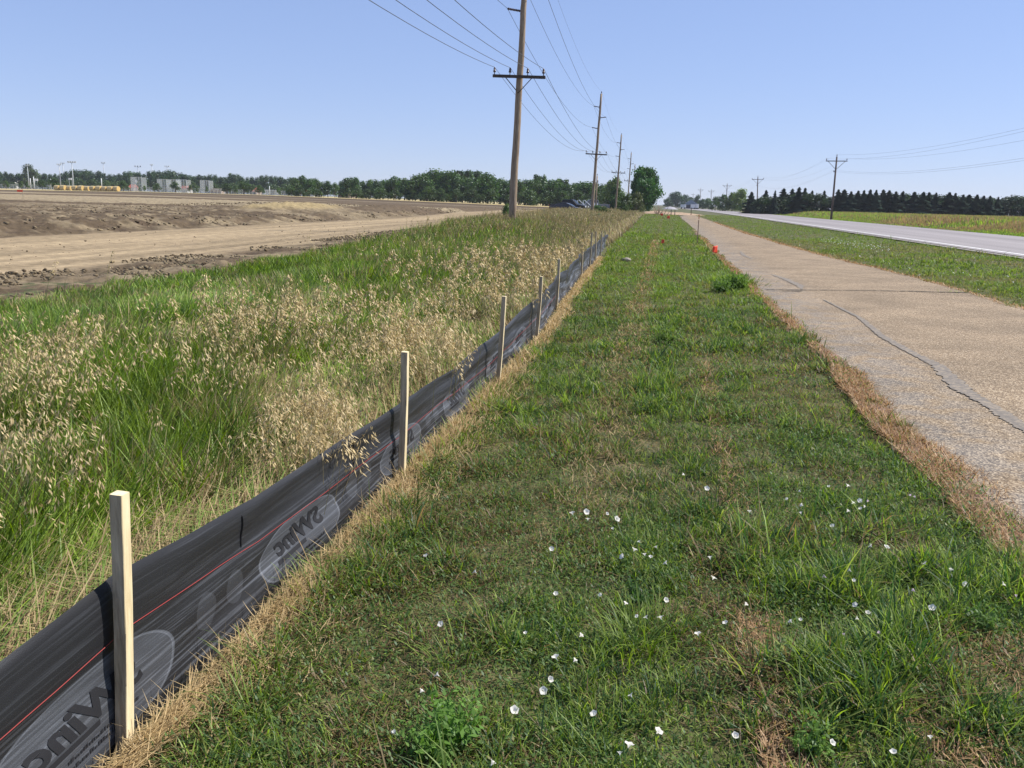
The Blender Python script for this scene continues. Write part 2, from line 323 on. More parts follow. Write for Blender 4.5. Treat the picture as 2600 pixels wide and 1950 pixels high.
def ribbon(name, x0, x1, ys, z, m, nu=2, cf=None, jag=0):
    u = np.linspace(0, 1, nu); Y, U = np.meshgrid(ys, u, indexing='ij'); X = RC(Y)+x0+(x1-x0)*U
    if jag: X = X+jag*(fbm(Y, U*9, 3, .8)-.5)*2*np.where(U > .5, 0, 1)
    V = np.stack([X, Y, np.full_like(X, z)+zt(X*0, Y)*0], -1).reshape(-1, 3); i = np.arange((nu-1)*(len(ys)-1)); k = (i//(nu-1))*nu+i % (nu-1)
    C = cf((X-RC(Y)).ravel(), Y.ravel()) if cf else None
    return nmesh(name, V, np.stack([k, k+1, k+nu+1, k+nu], 1), C, m)
yr = np.concatenate([np.linspace(-10, 200, 210), np.linspace(203, 1200, 160)])
def rc(x, y):
    t = .5+.5*np.cos((x-.0)*2*np.pi/1.9*.9); v = .25+.05*(fbm(x*2.5, y*.05, 3)-.5)*2
    v = v+.035*(np.abs(x) < .4)-.03*np.exp(-((np.abs(x)-2.6)/.7)**2)
    return v[:, None]*np.array([1.03, .93, .9])
tag(ribbon('road', -5.6, 5.9, yr, .07, M_road, 24, rc), kind='structure')
M_line = noise_mat('road_line_paint', [(.3, (.5, .48, .45)), (.5, (.74, .73, .7)), (.7, (.8, .79, .77))], 6)
tag(ribbon('road_edge_marking', -5.05, -4.86, yr, .0745, M_line), kind='structure')
M_sh = noise_mat('road_shoulder_gravel', [(.3, (.16, .14, .12)), (.7, (.33, .3, .26))], 12)
tag(ribbon('road_shoulder', -6.0, -5.6, yr, .05, M_sh, 3, jag=.1), kind='structure')

# ------------------------------------------------------------------ blades
def blades(name, P, h, wd, az, lean, curl, c0, c1, seg, mat_, twist=None, parent=None):
    n = len(P); P = P.astype(np.float32); t = np.linspace(0, 1, seg+1); dx, dy = np.cos(az), np.sin(az)
    tw = az+np.pi/2 if twist is None else twist; wx, wy = np.cos(tw), np.sin(tw)
    pos = P.copy(); Vs = []; Cs = []
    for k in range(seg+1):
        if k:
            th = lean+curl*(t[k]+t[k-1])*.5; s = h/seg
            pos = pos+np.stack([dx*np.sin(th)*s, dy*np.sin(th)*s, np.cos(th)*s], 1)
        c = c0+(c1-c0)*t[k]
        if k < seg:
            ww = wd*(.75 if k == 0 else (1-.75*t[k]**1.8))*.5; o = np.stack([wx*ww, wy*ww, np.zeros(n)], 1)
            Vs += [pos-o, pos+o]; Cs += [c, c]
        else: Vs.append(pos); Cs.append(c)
    m = 2*seg+1; V = np.stack(Vs, 1).reshape(-1, 3); C = np.stack(Cs, 1).reshape(-1, 3); base = (np.arange(n)*m)[:, None]
    T = []
    for k in range(seg-1): T += [[2*k, 2*k+1, 2*k+3], [2*k, 2*k+3, 2*k+2]]
    T.append([2*seg-2, 2*seg-1, 2*seg]); T = (base[:, :, None]+np.array(T)[None]).reshape(-1, 3)
    return V, T, C
def join(parts):
    V = []; T = []; C = []; o = 0
    for v, t, c in parts: V.append(v); T.append(t+o); C.append(c); o += len(v)
    return np.concatenate(V), np.concatenate(T), np.concatenate(C)
def scatter(r0, r1, a0, a1, dens, mask):
    area = .5*(r1*r1-r0*r0)*math.radians(a1-a0); n = int(area*dens)
    r = np.sqrt(rng.random(n)*(r1*r1-r0*r0)+r0*r0); a = np.radians(a0+(a1-a0)*rng.random(n)); x = r*np.sin(a); y = r*np.cos(a)
    k = mask(x, y); k = k if k.dtype == bool else rng.random(n) < k
    return x[k], y[k], r[k]
def rn(n, a, b): return a+(b-a)*rng.random(n)
def mixc(a, b, t): return a+(b-a)*t[:, None]
G1 = np.array([.085, .155, .02]); G2 = np.array([.4, .54, .1]); DR = np.array([.42, .31, .15]); DR2 = np.array([.3, .2, .095]); BG = np.array([.06, .13, .04])
def lawn_dry(x, y):
    """0 green .. 1 dry"""
    d = ss(.52, .72, fbm(x, y*.35, 4, 1.1)); e = ss(.5, .7, fbm(x+40, y*.6, 4, 3.2))*.6
    tr = np.exp(-((x-(.42+.05*np.sin(y)))/.09)**2)*ss(4.2, 2.5, y)*1.2*ss(.3, .55, fbm(x, y, 3, 4.))
    tr2 = np.exp(-((x+.3)/.18)**2)*.62*ss(2.5, 4.5, y)*ss(.3, .5, fbm(x, y*.5, 3, 2.)+.1)+np.exp(-((x-.5)/.13)**2)*.45*ss(3.5, 5, y)
    edge = ss(.28, .02, TL(y)-x)*ss(7, 9, x*0+8)*1.2*(x < 3)
    br = ss(.9, 2., x)*ss(3.4, 2.2, y)*.7*ss(.4, .6, fbm(x, y, 3, 2.))
    fe = ss(.3, .1, x-FX(y))*.7*(x < 0)
    return np.clip(np.maximum.reduce([d*.55, e, tr, tr2, edge, br, fe]), 0, 1)
def lush(x, y): return ss(.52, .66, fbm(x+9, y+3, 3, 1.9))
def lawn_mask(x, y): 
    e = fbm(x, y, 3, 5.)*.16-.08
    return (x > FX(y)+.12+e-ss(34, 42, y)*.15) & (x < TL(y)+e+.02) & (y < 150-4*fbm(x, y, 2, .5)) & (y > .3)
def verge_mask(x, y):
    e = fbm(x, y, 3, 3.)*.3-.15
    return (x > TR(y)-.12+e) & (x < RC(y)-5.75+e*.3) & (y > -2)
parts = []
LOD = [(1.0, 2.6, 15000, 3, 1.0, -62, 58), (2.6, 4.5, 10500, 3, 1.0, -50, 40), (4.5, 8, 6000, 2, 1.25, -45, 36), (8, 14, 2600, 2, 1.9, -42, 36), (14, 26, 1100, 2, 3.1, -40, 35), (26, 48, 380, 2, 5.5, -20, 34), (48, 90, 110, 1, 10, -12, 30), (90, 160, 34, 1, 18, -8, 22)]
def lawn_part(mask, k=1.):
    for r0, r1, dn, seg, ws, a0, a1 in LOD:
        x, y, r = scatter(r0, r1, a0, a1, dn*k, mask); n = len(x)
        if not n: continue
        dry = lawn_dry(x, y) if mask is lawn_mask else np.clip(ss(.42, .7, fbm(x, y, 4, .35))*.6+.1+ss(.9, .1, x-TR(y))*.6, 0, 1)
        lu = lush(x, y); isd = rng.random(n) < dry*.8+.04
        cl = ss(.3, .7, fbm(x+3, y+1, 3, 6.)); keep = rng.random(n) < .6+.5*cl
        x, y, r, dry, lu, isd, cl = x[keep], y[keep], r[keep], dry[keep], lu[keep], isd[keep], cl[keep]; n = len(x)
        h = rn(n, .03, .085)*(1+.8*lu)*(1-.35*dry)*(.55+.8*cl); tall = rng.random(n) < .012*(1+4*lu); h = np.where(tall, h*rn(n, 1.6, 2.6), h)
        wd = rn(n, .0026, .0066)*ws*(1+.35*lu); h = h*(1+.1*(ws > 4))
        g = mixc(G1, G2, rng.random(n)**1.2); q = fbm(x, y, 3, .8)[:, None]; g = g*(.6+.8*q); bl = (rng.random(n) < .35)[:, None]; g = np.where(bl, BG*rn(n, .8, 1.5)[:, None], g)
        yl = (rng.random(n) < .12)[:, None]; g = np.where(yl, np.array([.36, .42, .11])*rn(n, .8, 1.2)[:, None], g)
        d_ = mixc(DR2, DR, rng.random(n))*rn(n, .7, 1.15)[:, None]; c = np.where(isd[:, None], d_, g)*rn(n, .65, 1.3)[:, None]
        if ws > 3: 
            f = .45; avg = mixc(mixc(G1, G2, np.full(n, .6)), (DR+DR2)/2*.85, np.clip(dry*.6, 0, 1)); c = c*(1-f)+avg*f
        az = rn(n, 0, 2*np.pi); lean = np.where(isd, rn(n, .5, 1.45), rn(n, .1, 1.15)); z = zt(x, y)+np.where(isd, rn(n, 0, .012), 0)-.005
        parts.append(blades('', np.stack([x, y, z], 1), h, wd, az, lean, rn(n, 0, 1.3), c*.4, c, seg, None, twist=az+np.pi/2+rn(n, -.9, .9)))  # blade roots coloured darker, painting in shadow low in the turf
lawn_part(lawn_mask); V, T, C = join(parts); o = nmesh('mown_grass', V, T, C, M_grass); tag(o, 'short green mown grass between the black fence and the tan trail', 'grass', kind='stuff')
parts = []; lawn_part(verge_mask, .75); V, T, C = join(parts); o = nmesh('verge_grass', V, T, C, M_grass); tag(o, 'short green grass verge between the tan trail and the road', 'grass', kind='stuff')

# broad leaves (clover, bindweed) in the lawn
def leaves(x, y, z, s, c, tilt=.9):
    n = len(x); az = rn(n, 0, 2*np.pi); ti = rn(n, 0, tilt)
    u = np.stack([np.cos(az), np.sin(az), np.zeros(n)], 1)*s[:, None]; v = np.stack([-np.sin(az)*np.cos(ti), np.cos(az)*np.cos(ti), np.sin(ti)], 1)*s[:, None]
    P = np.stack([x, y, z], 1); k = .42
    Vv = np.stack([P-v, P-v*.2+u*k, P+v, P-v*.2-u*k], 1).reshape(-1, 3); b_ = (np.arange(n)*4)[:, None]
    T = (b_[:, :, None]+np.array([[0, 1, 2], [0, 2, 3]])[None]).reshape(-1, 3); return Vv, T, np.repeat(c, 4, 0)
parts = []
for r0, r1, dn, s0 in [(1, 2.6, 5500, .8), (2.6, 5, 4200, .85), (5, 9, 1800, 1.2), (9, 16, 550, 2.), (16, 30, 120, 3.2)]:
    x, y, r = scatter(r0, r1, -55, 45, dn, lambda x, y: lawn_mask(x, y)*ss(.42, .6, fbm(x+70, y+20, 3, 1.3))*(1-.7*lawn_dry(x, y)))
    n = len(x); c = mixc(np.array([.06, .115, .025]), np.array([.14, .22, .055]), rng.random(n)); k = rng.random(n) < .05; c[k] = [.3, .3, .12]
    parts.append(leaves(x, y, rn(n, .01, .075), rn(n, .006, .014)*s0, c))
V, T, C = join(parts); tag(nmesh('clover_leaves', V, T, C, M_grass), 'dark green low clover and bindweed leaves in the mown grass', 'weeds', kind='stuff')

# coarse grass tufts standing out of the lawn
parts = []
tufts = [(1640, 1640, .2, 160, .16), (1590, 1660, .16, 90, .13), (1720, 1600, .14, 60, .11), (1150, 1690, .1, 36, .15), (1240, 1845, .09, 30, .14), (690, 1700, .12, 70, .17), (640, 1820, .14, 60, .15), (1010, 1330, .2, 120, .14), (960, 1430, .18, 90, .13), (1180, 1110, .3, 160, .14), (1230, 1010, .4, 260, .14),
         (2330, 1610, .13, 60, .15), (2420, 1440, .14, 60, .12), (1100, 1180, .25, 150, .14), (1380, 900, .4, 200, .14), (1690, 840, .3, 120, .13), (1850, 715, .55, 420, .2), (1880, 725, .4, 260, .17), (1950, 1480, .1, 40, .12), (2080, 1420, .1, 40, .1), (820, 1500, .16, 90, .15), (2100, 1700, .15, 60, .11), (2440, 742, .5, 150, .04), (2450, 1020, .05, 30, .03), (1740, 600, .5, 200, .1)]
for px, py, rad, n, hh in tufts:
    p = gnd(px, py); x = p.x+rng.normal(0, rad*.5, n); y = p.y+rng.normal(0, rad*.5, n); az = np.arctan2(y-p.y, x-p.x)+rn(n, -.6, .6); c = mixc(G1*.9, G2*.85, rng.random(n))
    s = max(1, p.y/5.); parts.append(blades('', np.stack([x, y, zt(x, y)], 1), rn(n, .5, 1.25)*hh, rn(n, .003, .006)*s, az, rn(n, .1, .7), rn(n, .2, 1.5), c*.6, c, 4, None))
V, T, C = join(parts); tag(nmesh('grass_tufts', V, T, C, M_grass), 'taller bright green grass tufts standing out of the mown grass', 'grass', kind='stuff')

# straw
def straw(n, xf, y0, y1, spread, hz, hl, name, label, cs, pw=1., sc=1.):
    y = y0+(y1-y0)*rng.random(n)**pw; x = xf(y)+spread(y)*(rng.random(n)**1.3); r = np.hypot(x, y); s = np.maximum(1, r/4)
    keep = rng.random(n) < .35+.9*ss(.3, .6, fbm(x, y, 3, 3.)); x, y, r, s = x[keep], y[keep], r[keep], s[keep]; n = len(x)
    c = mixc(cs[0], cs[1], rng.random(n))*rn(n, .65, 1.2)[:, None]; az = rn(n, 0, 2*np.pi); k = rng.random(n) < .55; az = np.where(k, np.pi/2+rn(n, -.6, .6)+np.pi*(rng.random(n) < .5), az)
    off = (x-xf(y))/np.maximum(spread(y), .01); z = hz*(1-np.abs(off))*rn(n, 0, 1)+.005
    return blades('', np.stack([x, y, z+zt(x, y)], 1), rn(n, .5, 1.4)*hl, rn(n, .0022, .0045)*s*sc, az, rn(n, .95, 1.55), rn(n, -.5, .6), c*.85, c, 3, None)
S1 = (np.array([.4, .29, .14]), np.array([.66, .5, .27])); S2 = (np.array([.25, .135, .07]), np.array([.6, .4, .21]))
pt = [straw(13000, lambda y: FX(y)+.03, .4, 6, lambda y: .05+.5*np.maximum(fbm(y, y*0, 2, 1.2)-.4, 0), .03, .085, '', '', S1), straw(9000, lambda y: FX(y)+.03, 5, 26, lambda y: .12+.3*np.maximum(fbm(y, y*0, 2, .8)-.35, 0), .025, .1, '', '', S1, 1.3), straw(2200, lambda y: FX(y)+.06, 1., 8, lambda y: .3+0*y, .02, .1, '', '', S1)]
# upright fine stems at the foot of the fabric
n = 420; y = rn(n, .9, 9); x = FX(y)+rn(n, .02, .1); c = mixc(S1[0], S1[1], rng.random(n)); pt.append(blades('', np.stack([x, y, y*0], 1), rn(n, .05, .17), rn(n, .0018, .003)*np.maximum(1, y/4), rn(n, 0, 6.28), rn(n, 0, .5), rn(n, 0, .9), c, c, 3, None))
V, T, C = join(pt); tag(nmesh('cut_straw', V, T, C, M_straw), 'tan dry straw heaped along the foot of the black fence', 'straw', kind='stuff')
V, T, C = join([straw(21000, lambda y: TL(y)-.24, .6, 9, lambda y: .22+.35*np.maximum(fbm(y, y*0+4, 3, 1.1)-.2, 0), .03, .08, '', '', S2), straw(9000, lambda y: TL(y)-.18, 8, 45, lambda y: .12+.5*np.maximum(fbm(y, y*0+4, 3, .4)-.35, 0), .03, .08, '', '', S2, 1.5), straw(7000, lambda y: TR(y)-.15, 8, 90, lambda y: .15+.6*np.maximum(fbm(y, y*0+8, 3, .3)-.3, 0), .02, .09, '', '', S2, 1.2)])
tag(nmesh('dead_grass', V, T, C, M_straw), 'reddish tan dead grass fringing both edges of the trail', 'dead grass', kind='stuff')

n = 1
V, T, C = join([straw(3000, lambda y: .44+.03*np.sin(y*3)-.08, 1.1, 3.3, lambda y: .16+0*y, .01, .06, '', '', S2), straw(1300, lambda y: .42+0*y, 3, 9, lambda y: .14+0*y, .01, .06, '', '', S2), straw(3400, lambda y: -.5+0*y, 3.5, 14, lambda y: .45+0*y, .01, .07, '', '', (S1[0]*.8, S1[1]*.8)), straw(1500, lambda y: -.46+0*y, 12, 40, lambda y: .3+0*y, .01, .08, '', '', S2), straw(3500, lambda y: 1.0+.2*np.sin(y*4), 1.3, 3.4, lambda y: .5+0*y, .008, .05, '', '', S2)])
tag(nmesh('worn_grass', V, T, C, M_straw), 'brown worn wheel track of dry grass along the mown strip', 'dry grass', kind='stuff')
# ------------------------------------------------------------------ tall grass behind the fence
def tall_mask(x, y):
    e = (fbm(x, y, 3, 1.)-.5)*1.2
    L_ = np.interp(y, [0, 8, 30, 55, 62, 110, 150], [-8.9, -8.9, -9.2, -9.6, -11, -15, -16])
    return (x > L_+e) & (x < FX(y)-.05+ss(30, 38, y)*(.25+e*.25)) & (y > .2) & (y < 150)
def far_mask(x, y): return (x > RC(y)+6.3+(fbm(x, y, 3, .4)-.5)*1.5) & (x < 75) & (y > 18)
pt = []
for r0, r1, dn, seg, ws, a0, a1 in [(1.5, 4, 5200, 5, 1., -75, -5), (4, 8, 3400, 4, 1.1, -62, -5), (8, 14, 1700, 4, 1.6, -50, -5), (14, 26, 720, 3, 2.6, -46, -3), (26, 48, 260, 3, 4.4, -30, -2), (48, 90, 80, 2, 8, -20, 0), (90, 150, 26, 2, 14, -14, 0)]:
    x, y, r = scatter(r0, r1, a0, a1, dn, tall_mask); n = len(x); fd = FX(y)-x
    p1 = fbm(x+11, y, 3, .55); p2 = fbm(x, y+31, 4, 1.7); tan_ = np.clip(ss(.46, .66, p2)*.45+ss(14, 45, y)*.5*ss(.35, .6, p1+.1)+ss(1., .35, fd)*.42*ss(.3, .6, p1)+ss(25, 50, y)*.45+ss(3.2, .6, fd)*ss(11, 20, y)*.55, 0, .92)
    h = rn(n, .22, .5)*(.75+.5*p1)*(1+.45*ss(12, 45, y)); h = h*(1-.45*ss(-5.5, -7.5, x)*ss(30, 16, y)); lod = ss(1.05, .4, fd+(p2-.5)*1.1)*ss(8, 3.5, y)
    mat_p = ss(.58, .68, fbm(x+5, y+77, 3, .8))*ss(16, 9, y)*.9; lod = np.maximum(lod, mat_p)
    lean = rn(n, .03, .45)+lod*rn(n, .7, 1.1); curl = rn(n, .1, .9)*(1-.5*lod); h = h*(1-.35*lod*ss(1., .3, fd))
    az = np.where(rng.random(n) < .55, rn(n, .3, 1.3), rn(n, 0, 2*np.pi)); az = np.where(lod > .5, rn(n, 1.1, 2.3), az); az = np.where(fd < .75, rn(n, 1.65, 3.6), az); h = h*(.55+.45*ss(.1, .8, fd))
    isd = rng.random(n) < np.clip(tan_+lod*.25, 0, .93)
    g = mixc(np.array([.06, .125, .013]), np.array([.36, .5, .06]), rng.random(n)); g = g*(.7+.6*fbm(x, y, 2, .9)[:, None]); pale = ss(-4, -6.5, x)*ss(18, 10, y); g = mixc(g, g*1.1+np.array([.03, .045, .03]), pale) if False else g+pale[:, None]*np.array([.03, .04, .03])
    d_ = mixc(np.array([.28, .21, .09]), np.array([.5, .4, .2]), rng.random(n)); c = np.where(isd[:, None], d_, g); c = c*(.6+.75*rng.random(n))[:, None]; c0 = c*.33+np.array([.012, .01, .004])  # c0: dark root colour paints the shade between tall blades
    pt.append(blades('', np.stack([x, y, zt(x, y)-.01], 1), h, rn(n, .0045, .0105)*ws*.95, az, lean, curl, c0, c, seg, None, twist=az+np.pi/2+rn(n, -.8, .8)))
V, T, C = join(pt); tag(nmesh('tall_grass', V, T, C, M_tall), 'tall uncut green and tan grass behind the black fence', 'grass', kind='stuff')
# short matted underlayer
pt = []
for r0, r1, dn, ws in [(1.2, 4, 5200, 1.), (4, 8, 2400, 1.4), (8, 16, 800, 2.2)]:
    x, y, r = scatter(r0, r1, -70, -5, dn, tall_mask); n = len(x); fd = FX(y)-x; k = rng.random(n) < .18+.75*ss(.95, .35, fd)*ss(9, 4, y)+.25*ss(.6, .2, fd); x, y, fd = x[k], y[k], fd[k]; n = len(x)
    c = mixc(np.array([.2, .13, .07]), np.array([.6, .47, .25]), rng.random(n)); kk = rng.random(n) < .38; c[kk] = mixc(np.array([.14, .24, .05]), np.array([.3, .38, .1]), rng.random(n))[kk]; az = np.where(rng.random(n) < .7, rn(n, 1.2, 2.6), rn(n, 0, 6.28)); az = np.where(fd < .55, np.where(rng.random(n) < .5, rn(n, 1.62, 2.3), rn(n, 3.6, 4.66)), az); k = fd > .08; x, y, fd, az, c = x[k], y[k], fd[k], az[k], c[k]; n = len(x)
    pt.append(blades('', np.stack([x, y, zt(x, y)+rn(n, 0, .13)*ss(1.6, .5, fd)], 1), rn(n, .15, .48), rn(n, .003, .0065)*ws, az, rn(n, 1.05, 1.55), rn(n, -.3, .5), c*.8, c, 3, None))
V, T, C = join(pt); tag(nmesh('lodged_grass', V, T, C, M_straw), 'flattened straw coloured grass lying behind the black fence', 'dry grass', kind='stuff')

# far side of the road
pt = []
for r0, r1, dn, seg, ws in [(25, 50, 150, 2, 5), (50, 90, 70, 2, 9), (90, 170, 22, 2, 16), (170, 300, 6, 2, 28)]:
    x, y, r = scatter(r0, r1, 0, 36, dn, far_mask); n = len(x); e = x-RC(y)-6; t = np.clip(ss(0, 5, e)*.5+ss(.42, .62, fbm(x, y, 3, .13))*.6-.25*ss(.5, .62, fbm(x+9, y, 3, .2)), 0, .85)
    h = (.12+ss(1.5, 7, e)*.55)*rn(n, .6, 1.2); isd = rng.random(n) < t; c = np.where(isd[:, None], mixc(np.array([.25, .16, .08]), np.array([.45, .34, .17]), rng.random(n)), mixc(G1, G2*1.1, rng.random(n)))
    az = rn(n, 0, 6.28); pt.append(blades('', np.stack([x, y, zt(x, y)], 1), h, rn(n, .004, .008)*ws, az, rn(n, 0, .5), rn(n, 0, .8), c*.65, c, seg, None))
V, T, C = join(pt); tag(nmesh('roadside_grass', V, T, C, M_grass), 'tall green and rusty brown grass beyond the road', 'grass', kind='stuff')

# ------------------------------------------------------------------ brome seed heads
def panicles(x, y, hh, scale, nsp):
    """stems + drooping spikelets"""
    n = len(x); az = np.where(rng.random(n) < .6, rn(n, .2, 1.4), rn(n, 0, 6.28)); az = np.where(FX(y)-x < .6, rn(n, 1.2, 4.), az); lean = rn(n, .02, .28); curl = rn(n, .1, .7)
    z0 = zt(x, y); out = []; r = np.hypot(x, y); wsc = np.maximum(1., r/5)
    cs = mixc(np.array([.3, .3, .1]), np.array([.5, .39, .2]), rng.random(n))
    out.append(blades('', np.stack([x, y, z0], 1), hh, .0028*wsc, az, lean, curl, cs*.8, cs, 4, None))
    # spikelets
    tt = .72+.3*rng.random((n, nsp)); th = lean[:, None]+curl[:, None]*tt*.5; L_ = hh[:, None]*tt
    ang = rn(n*nsp, 0, 6.28).reshape(n, nsp); rad = (.008+.035*rng.random((n, nsp))*np.clip(1.05-tt, .08, 1)*3.2)*scale
    px = x[:, None]+np.cos(az)[:, None]*np.sin(th)*L_+np.cos(ang)*rad+.35*rad*np.cos(az)[:, None]; py = y[:, None]+np.sin(az)[:, None]*np.sin(th)*L_+np.sin(ang)*rad
    pz = z0[:, None]+np.cos(th)*L_+rn(n*nsp, -.01, .01).reshape(n, nsp)
    P = np.stack([px, py, pz], -1).reshape(-1, 3); m = len(P); ws = np.repeat(wsc, nsp)
    cc = mixc(np.array([.4, .3, .14]), np.array([.68, .54, .3]), rng.random(m))*np.repeat(1-.3*ss(12, 40, y), nsp)[:, None]*np.repeat(rn(n, .75, 1.1), nsp)[:, None]
    ln = rn(m, .016, .028)*scale*np.minimum(ws, 2.5)**.5; a2 = ang.ravel()+rn(m, -.5, .5); dn = rn(m, 1.9, 2.9)
    d = np.stack([np.cos(a2)*np.sin(dn), np.sin(a2)*np.sin(dn), np.cos(dn)], 1)*ln[:, None]; wv = np.stack([-np.sin(a2+rn(m, -1, 1)), np.cos(a2), rn(m, -.4, .4)], 1)*(.0028*scale*np.minimum(ws, 4)*.85)[:, None]
    Vv = np.stack([P, P+d*.45+wv, P+d, P+d*.45-wv], 1).reshape(-1, 3); b_ = (np.arange(m)*4)[:, None]
    out.append((Vv, (b_[:, :, None]+np.array([[0, 1, 2], [0, 2, 3]])[None]).reshape(-1, 3), np.repeat(cc, 4, 0))); return out
pt = []; K = 1.1754
for dx, dy, z, n, sxy, hh in [(700, 850, .5, 64, .15, .55), (690, 920, .4, 34, .12, .45), (745, 830, .5, 14, .1, .5), (790, 905, .5, 24, .14, .5), (900, 690, .6, 70, .24, .68), (960, 730, .55, 26, .25, .6), (850, 730, .6, 44, .3, .65), (1000, 740, .5, 10, .2, .55), (640, 640, .7, 64, .4, .75), (560, 620, .7, 30, .4, .75), (40, 760, .65, 48, .2, .72), (95, 700, .7, 34, .13, .78), (20, 890, .6, 26, .12, .66), (150, 985, .5, 8, .06, .55), (470, 680, .6, 26, .25, .68), (500, 760, .6, 14, .3, .66), (260, 740, .55, 10, .3, .62), (590, 730, .6, 14, .3, .66), (350, 640, .6, 10, .4, .65), (1060, 610, .6, 50, .5, .72), (1150, 570, .6, 45, .7, .75), (870, 640, .6, 60, .6, .72), (1010, 560, .6, 50, .8, .75), (740, 700, .5, 12, .25, .6), (1190, 540, .6, 60, .9, .8), (430, 730, .6, 10, .2, .66), (30, 1000, .5, 5, .1, .5)]:
    p = gnd(dx*K, dy*K, z); x = p.x+rng.normal(0, sxy, n); y = p.y+rng.normal(0, sxy*1.3, n)-.1; x = np.minimum(x, FX(y)-.06); pt += panicles(x, y, hh*rn(n, .75, 1.12), 1.45 if hh > .4 else 1., 36 if hh > .4 else 14)
for r0, r1, dn, ns, s in [(3, 8, 1.2, 26, 1.1), (8, 16, 1.2, 20, 1.05), (16, 30, 4.5, 12, 1.1), (30, 60, 9, 7, 1.5), (60, 120, 4, 5, 2.2)]:
    x, y, r = scatter(r0, r1, -48, -3, dn, lambda x, y: tall_mask(x, y)*(ss(.5, .62, fbm(x+3, y+8, 3, .55)))*ss(-8.6, -6, x+ss(14, 35, y)*5)); n = len(x); pt += panicles(x, y, rn(n, .5, .85)*(1+.15*ss(20, 50, y)), s, ns)
V, T, C = join(pt); tag(nmesh('brome_seed_grass', V, T, C, M_straw), 'straw coloured drooping brome seed heads above the tall grass', 'seed grass', kind='stuff')

exec_marks = True
# ------------------------------------------------------------------ silt fence
fence = empty('silt_fence', (FX(2.), 2.03, 0), label='low black woven silt fence on wooden stakes running away through the grass', cat='fence')
FO = Vector((float(FX(2.)), 2.03, 0))
def ztop(y): return np.interp(y, [-2, -.7, .6, 1.6, 2.06, 3, 3.8, 4.7, 6.3, 7.4, 8.6, 10.1, 11.6, 13.2, 16, 19.3, 25, 35], [.5, .56, .47, .47, .52, .42, .4, .4, .32, .37, .34, .44, .38, .46, .4, .47, .45, .4])
def fab(y, v):
    """point on the fabric: y along, v 0 bottom..1 top"""
    y = np.asarray(y, float); v = np.asarray(v, float); h = ztop(y); bot = -.03
    pull = np.abs(np.sin((y+.7)/2.72*np.pi))
    x = FX(y)-.035-.05*v*pull+.006*np.sin(v*17+2.2*np.sin(y*1.3))*(1-.3*v)*(.4+pull)+.006*np.sin(y*5.1+v*3)*(1-v)+.02*(fbm(y*1.1, v*4, 3)-.5)
    x = x+.05*ss(.96, 1., v)*-1*.2
    return np.stack([x, y, bot+(h-bot)*v+.01*(fbm(y, y*0, 3, 2.5)-.5)*v], -1)
yy = np.concatenate([np.linspace(-2., 8, 500), np.linspace(8.03, 35, 500)]); vv = np.linspace(0, 1, 40)
Yg, Vg = np.meshgrid(yy, vv, indexing='ij'); P = fab(Yg, Vg); nx = len(vv); i = np.arange((nx-1)*(len(yy)-1)); a = (i//(nx-1))*nx+i % (nx-1)
UV = np.stack([Yg.ravel(), Vg.ravel()], 1)
M_fab = mat('black_woven_fabric', .55, .35); nt = M_fab.node_tree; b = nt.nodes['Principled BSDF']
uv = N(M_fab, 'ShaderNodeUVMap'); sx = N(M_fab, 'ShaderNodeSeparateXYZ'); L(M_fab, uv.outputs[0], sx.inputs[0])
def mth(op, a, b_=None, m=M_fab):
    n = N(m, 'ShaderNodeMath', operation=op)
    for i, q in enumerate((a, b_)):
        if q is None: continue
        if isinstance(q, (int, float)): n.inputs[i].default_value = q
        else: L(m, q, n.inputs[i])
    return n.outputs[0]
SP, U0 = 1.46, 1.93
ph = mth('SUBTRACT', mth('MODULO', mth('ADD', mth('SUBTRACT', sx.outputs[0], U0-SP/2), SP*10), SP), SP/2)
ex = mth('DIVIDE', ph, .41); ey = mth('DIVIDE', mth('SUBTRACT', sx.outputs[1], .345), .265)
rr = mth('ADD', mth('POWER', mth('ABSOLUTE', ex), 2.4), mth('POWER', mth('ABSOLUTE', ey), 2.4))
el = mth('SUBTRACT', 1., mth('MULTIPLY', mth('SUBTRACT', rr, .93), 14.)); nt.nodes[-1].use_clamp = True
rim = mth('MULTIPLY', mth('LESS_THAN', mth('ABSOLUTE', mth('SUBTRACT', rr, .96)), .045), .35)
# small round mark between the ovals
cx_ = mth('DIVIDE', mth('SUBTRACT', mth('ABSOLUTE', ph), .62), .07); cy_ = mth('DIVIDE', mth('SUBTRACT', sx.outputs[1], .4), .13)
dot = mth('MULTIPLY', mth('LESS_THAN', mth('ADD', mth('MULTIPLY', cx_, cx_), mth('MULTIPLY', cy_, cy_)), 1.), .12)
mp = N(M_fab, 'ShaderNodeMapping'); mp.inputs['Scale'].default_value = (1.3, 34, 1); L(M_fab, uv.outputs[0], mp.inputs[0])
ns = N(M_fab, 'ShaderNodeTexNoise'); ns.inputs['Scale'].default_value = 1.; ns.inputs['Detail'].default_value = 8; ns.inputs['Roughness'].default_value = .68; ns.inputs['Distortion'].default_value = .3; L(M_fab, mp.outputs[0], ns.inputs['Vector'])
st = N(M_fab, 'ShaderNodeMapRange'); st.inputs[1].default_value = .5; st.inputs[2].default_value = .74; st.clamp = True; L(M_fab, ns.outputs['Fac'], st.inputs[0])
n4 = N(M_fab, 'ShaderNodeTexNoise'); n4.inputs['Scale'].default_value = 2.2; n4.inputs['Detail'].default_value = 3; L(M_fab, uv.outputs[0], n4.inputs['Vector'])
low = N(M_fab, 'ShaderNodeMapRange'); low.inputs[1].default_value = .78; low.inputs[2].default_value = .45; low.inputs[3].default_value = .25; low.inputs[4].default_value = 1.; L(M_fab, sx.outputs[1], low.inputs[0])
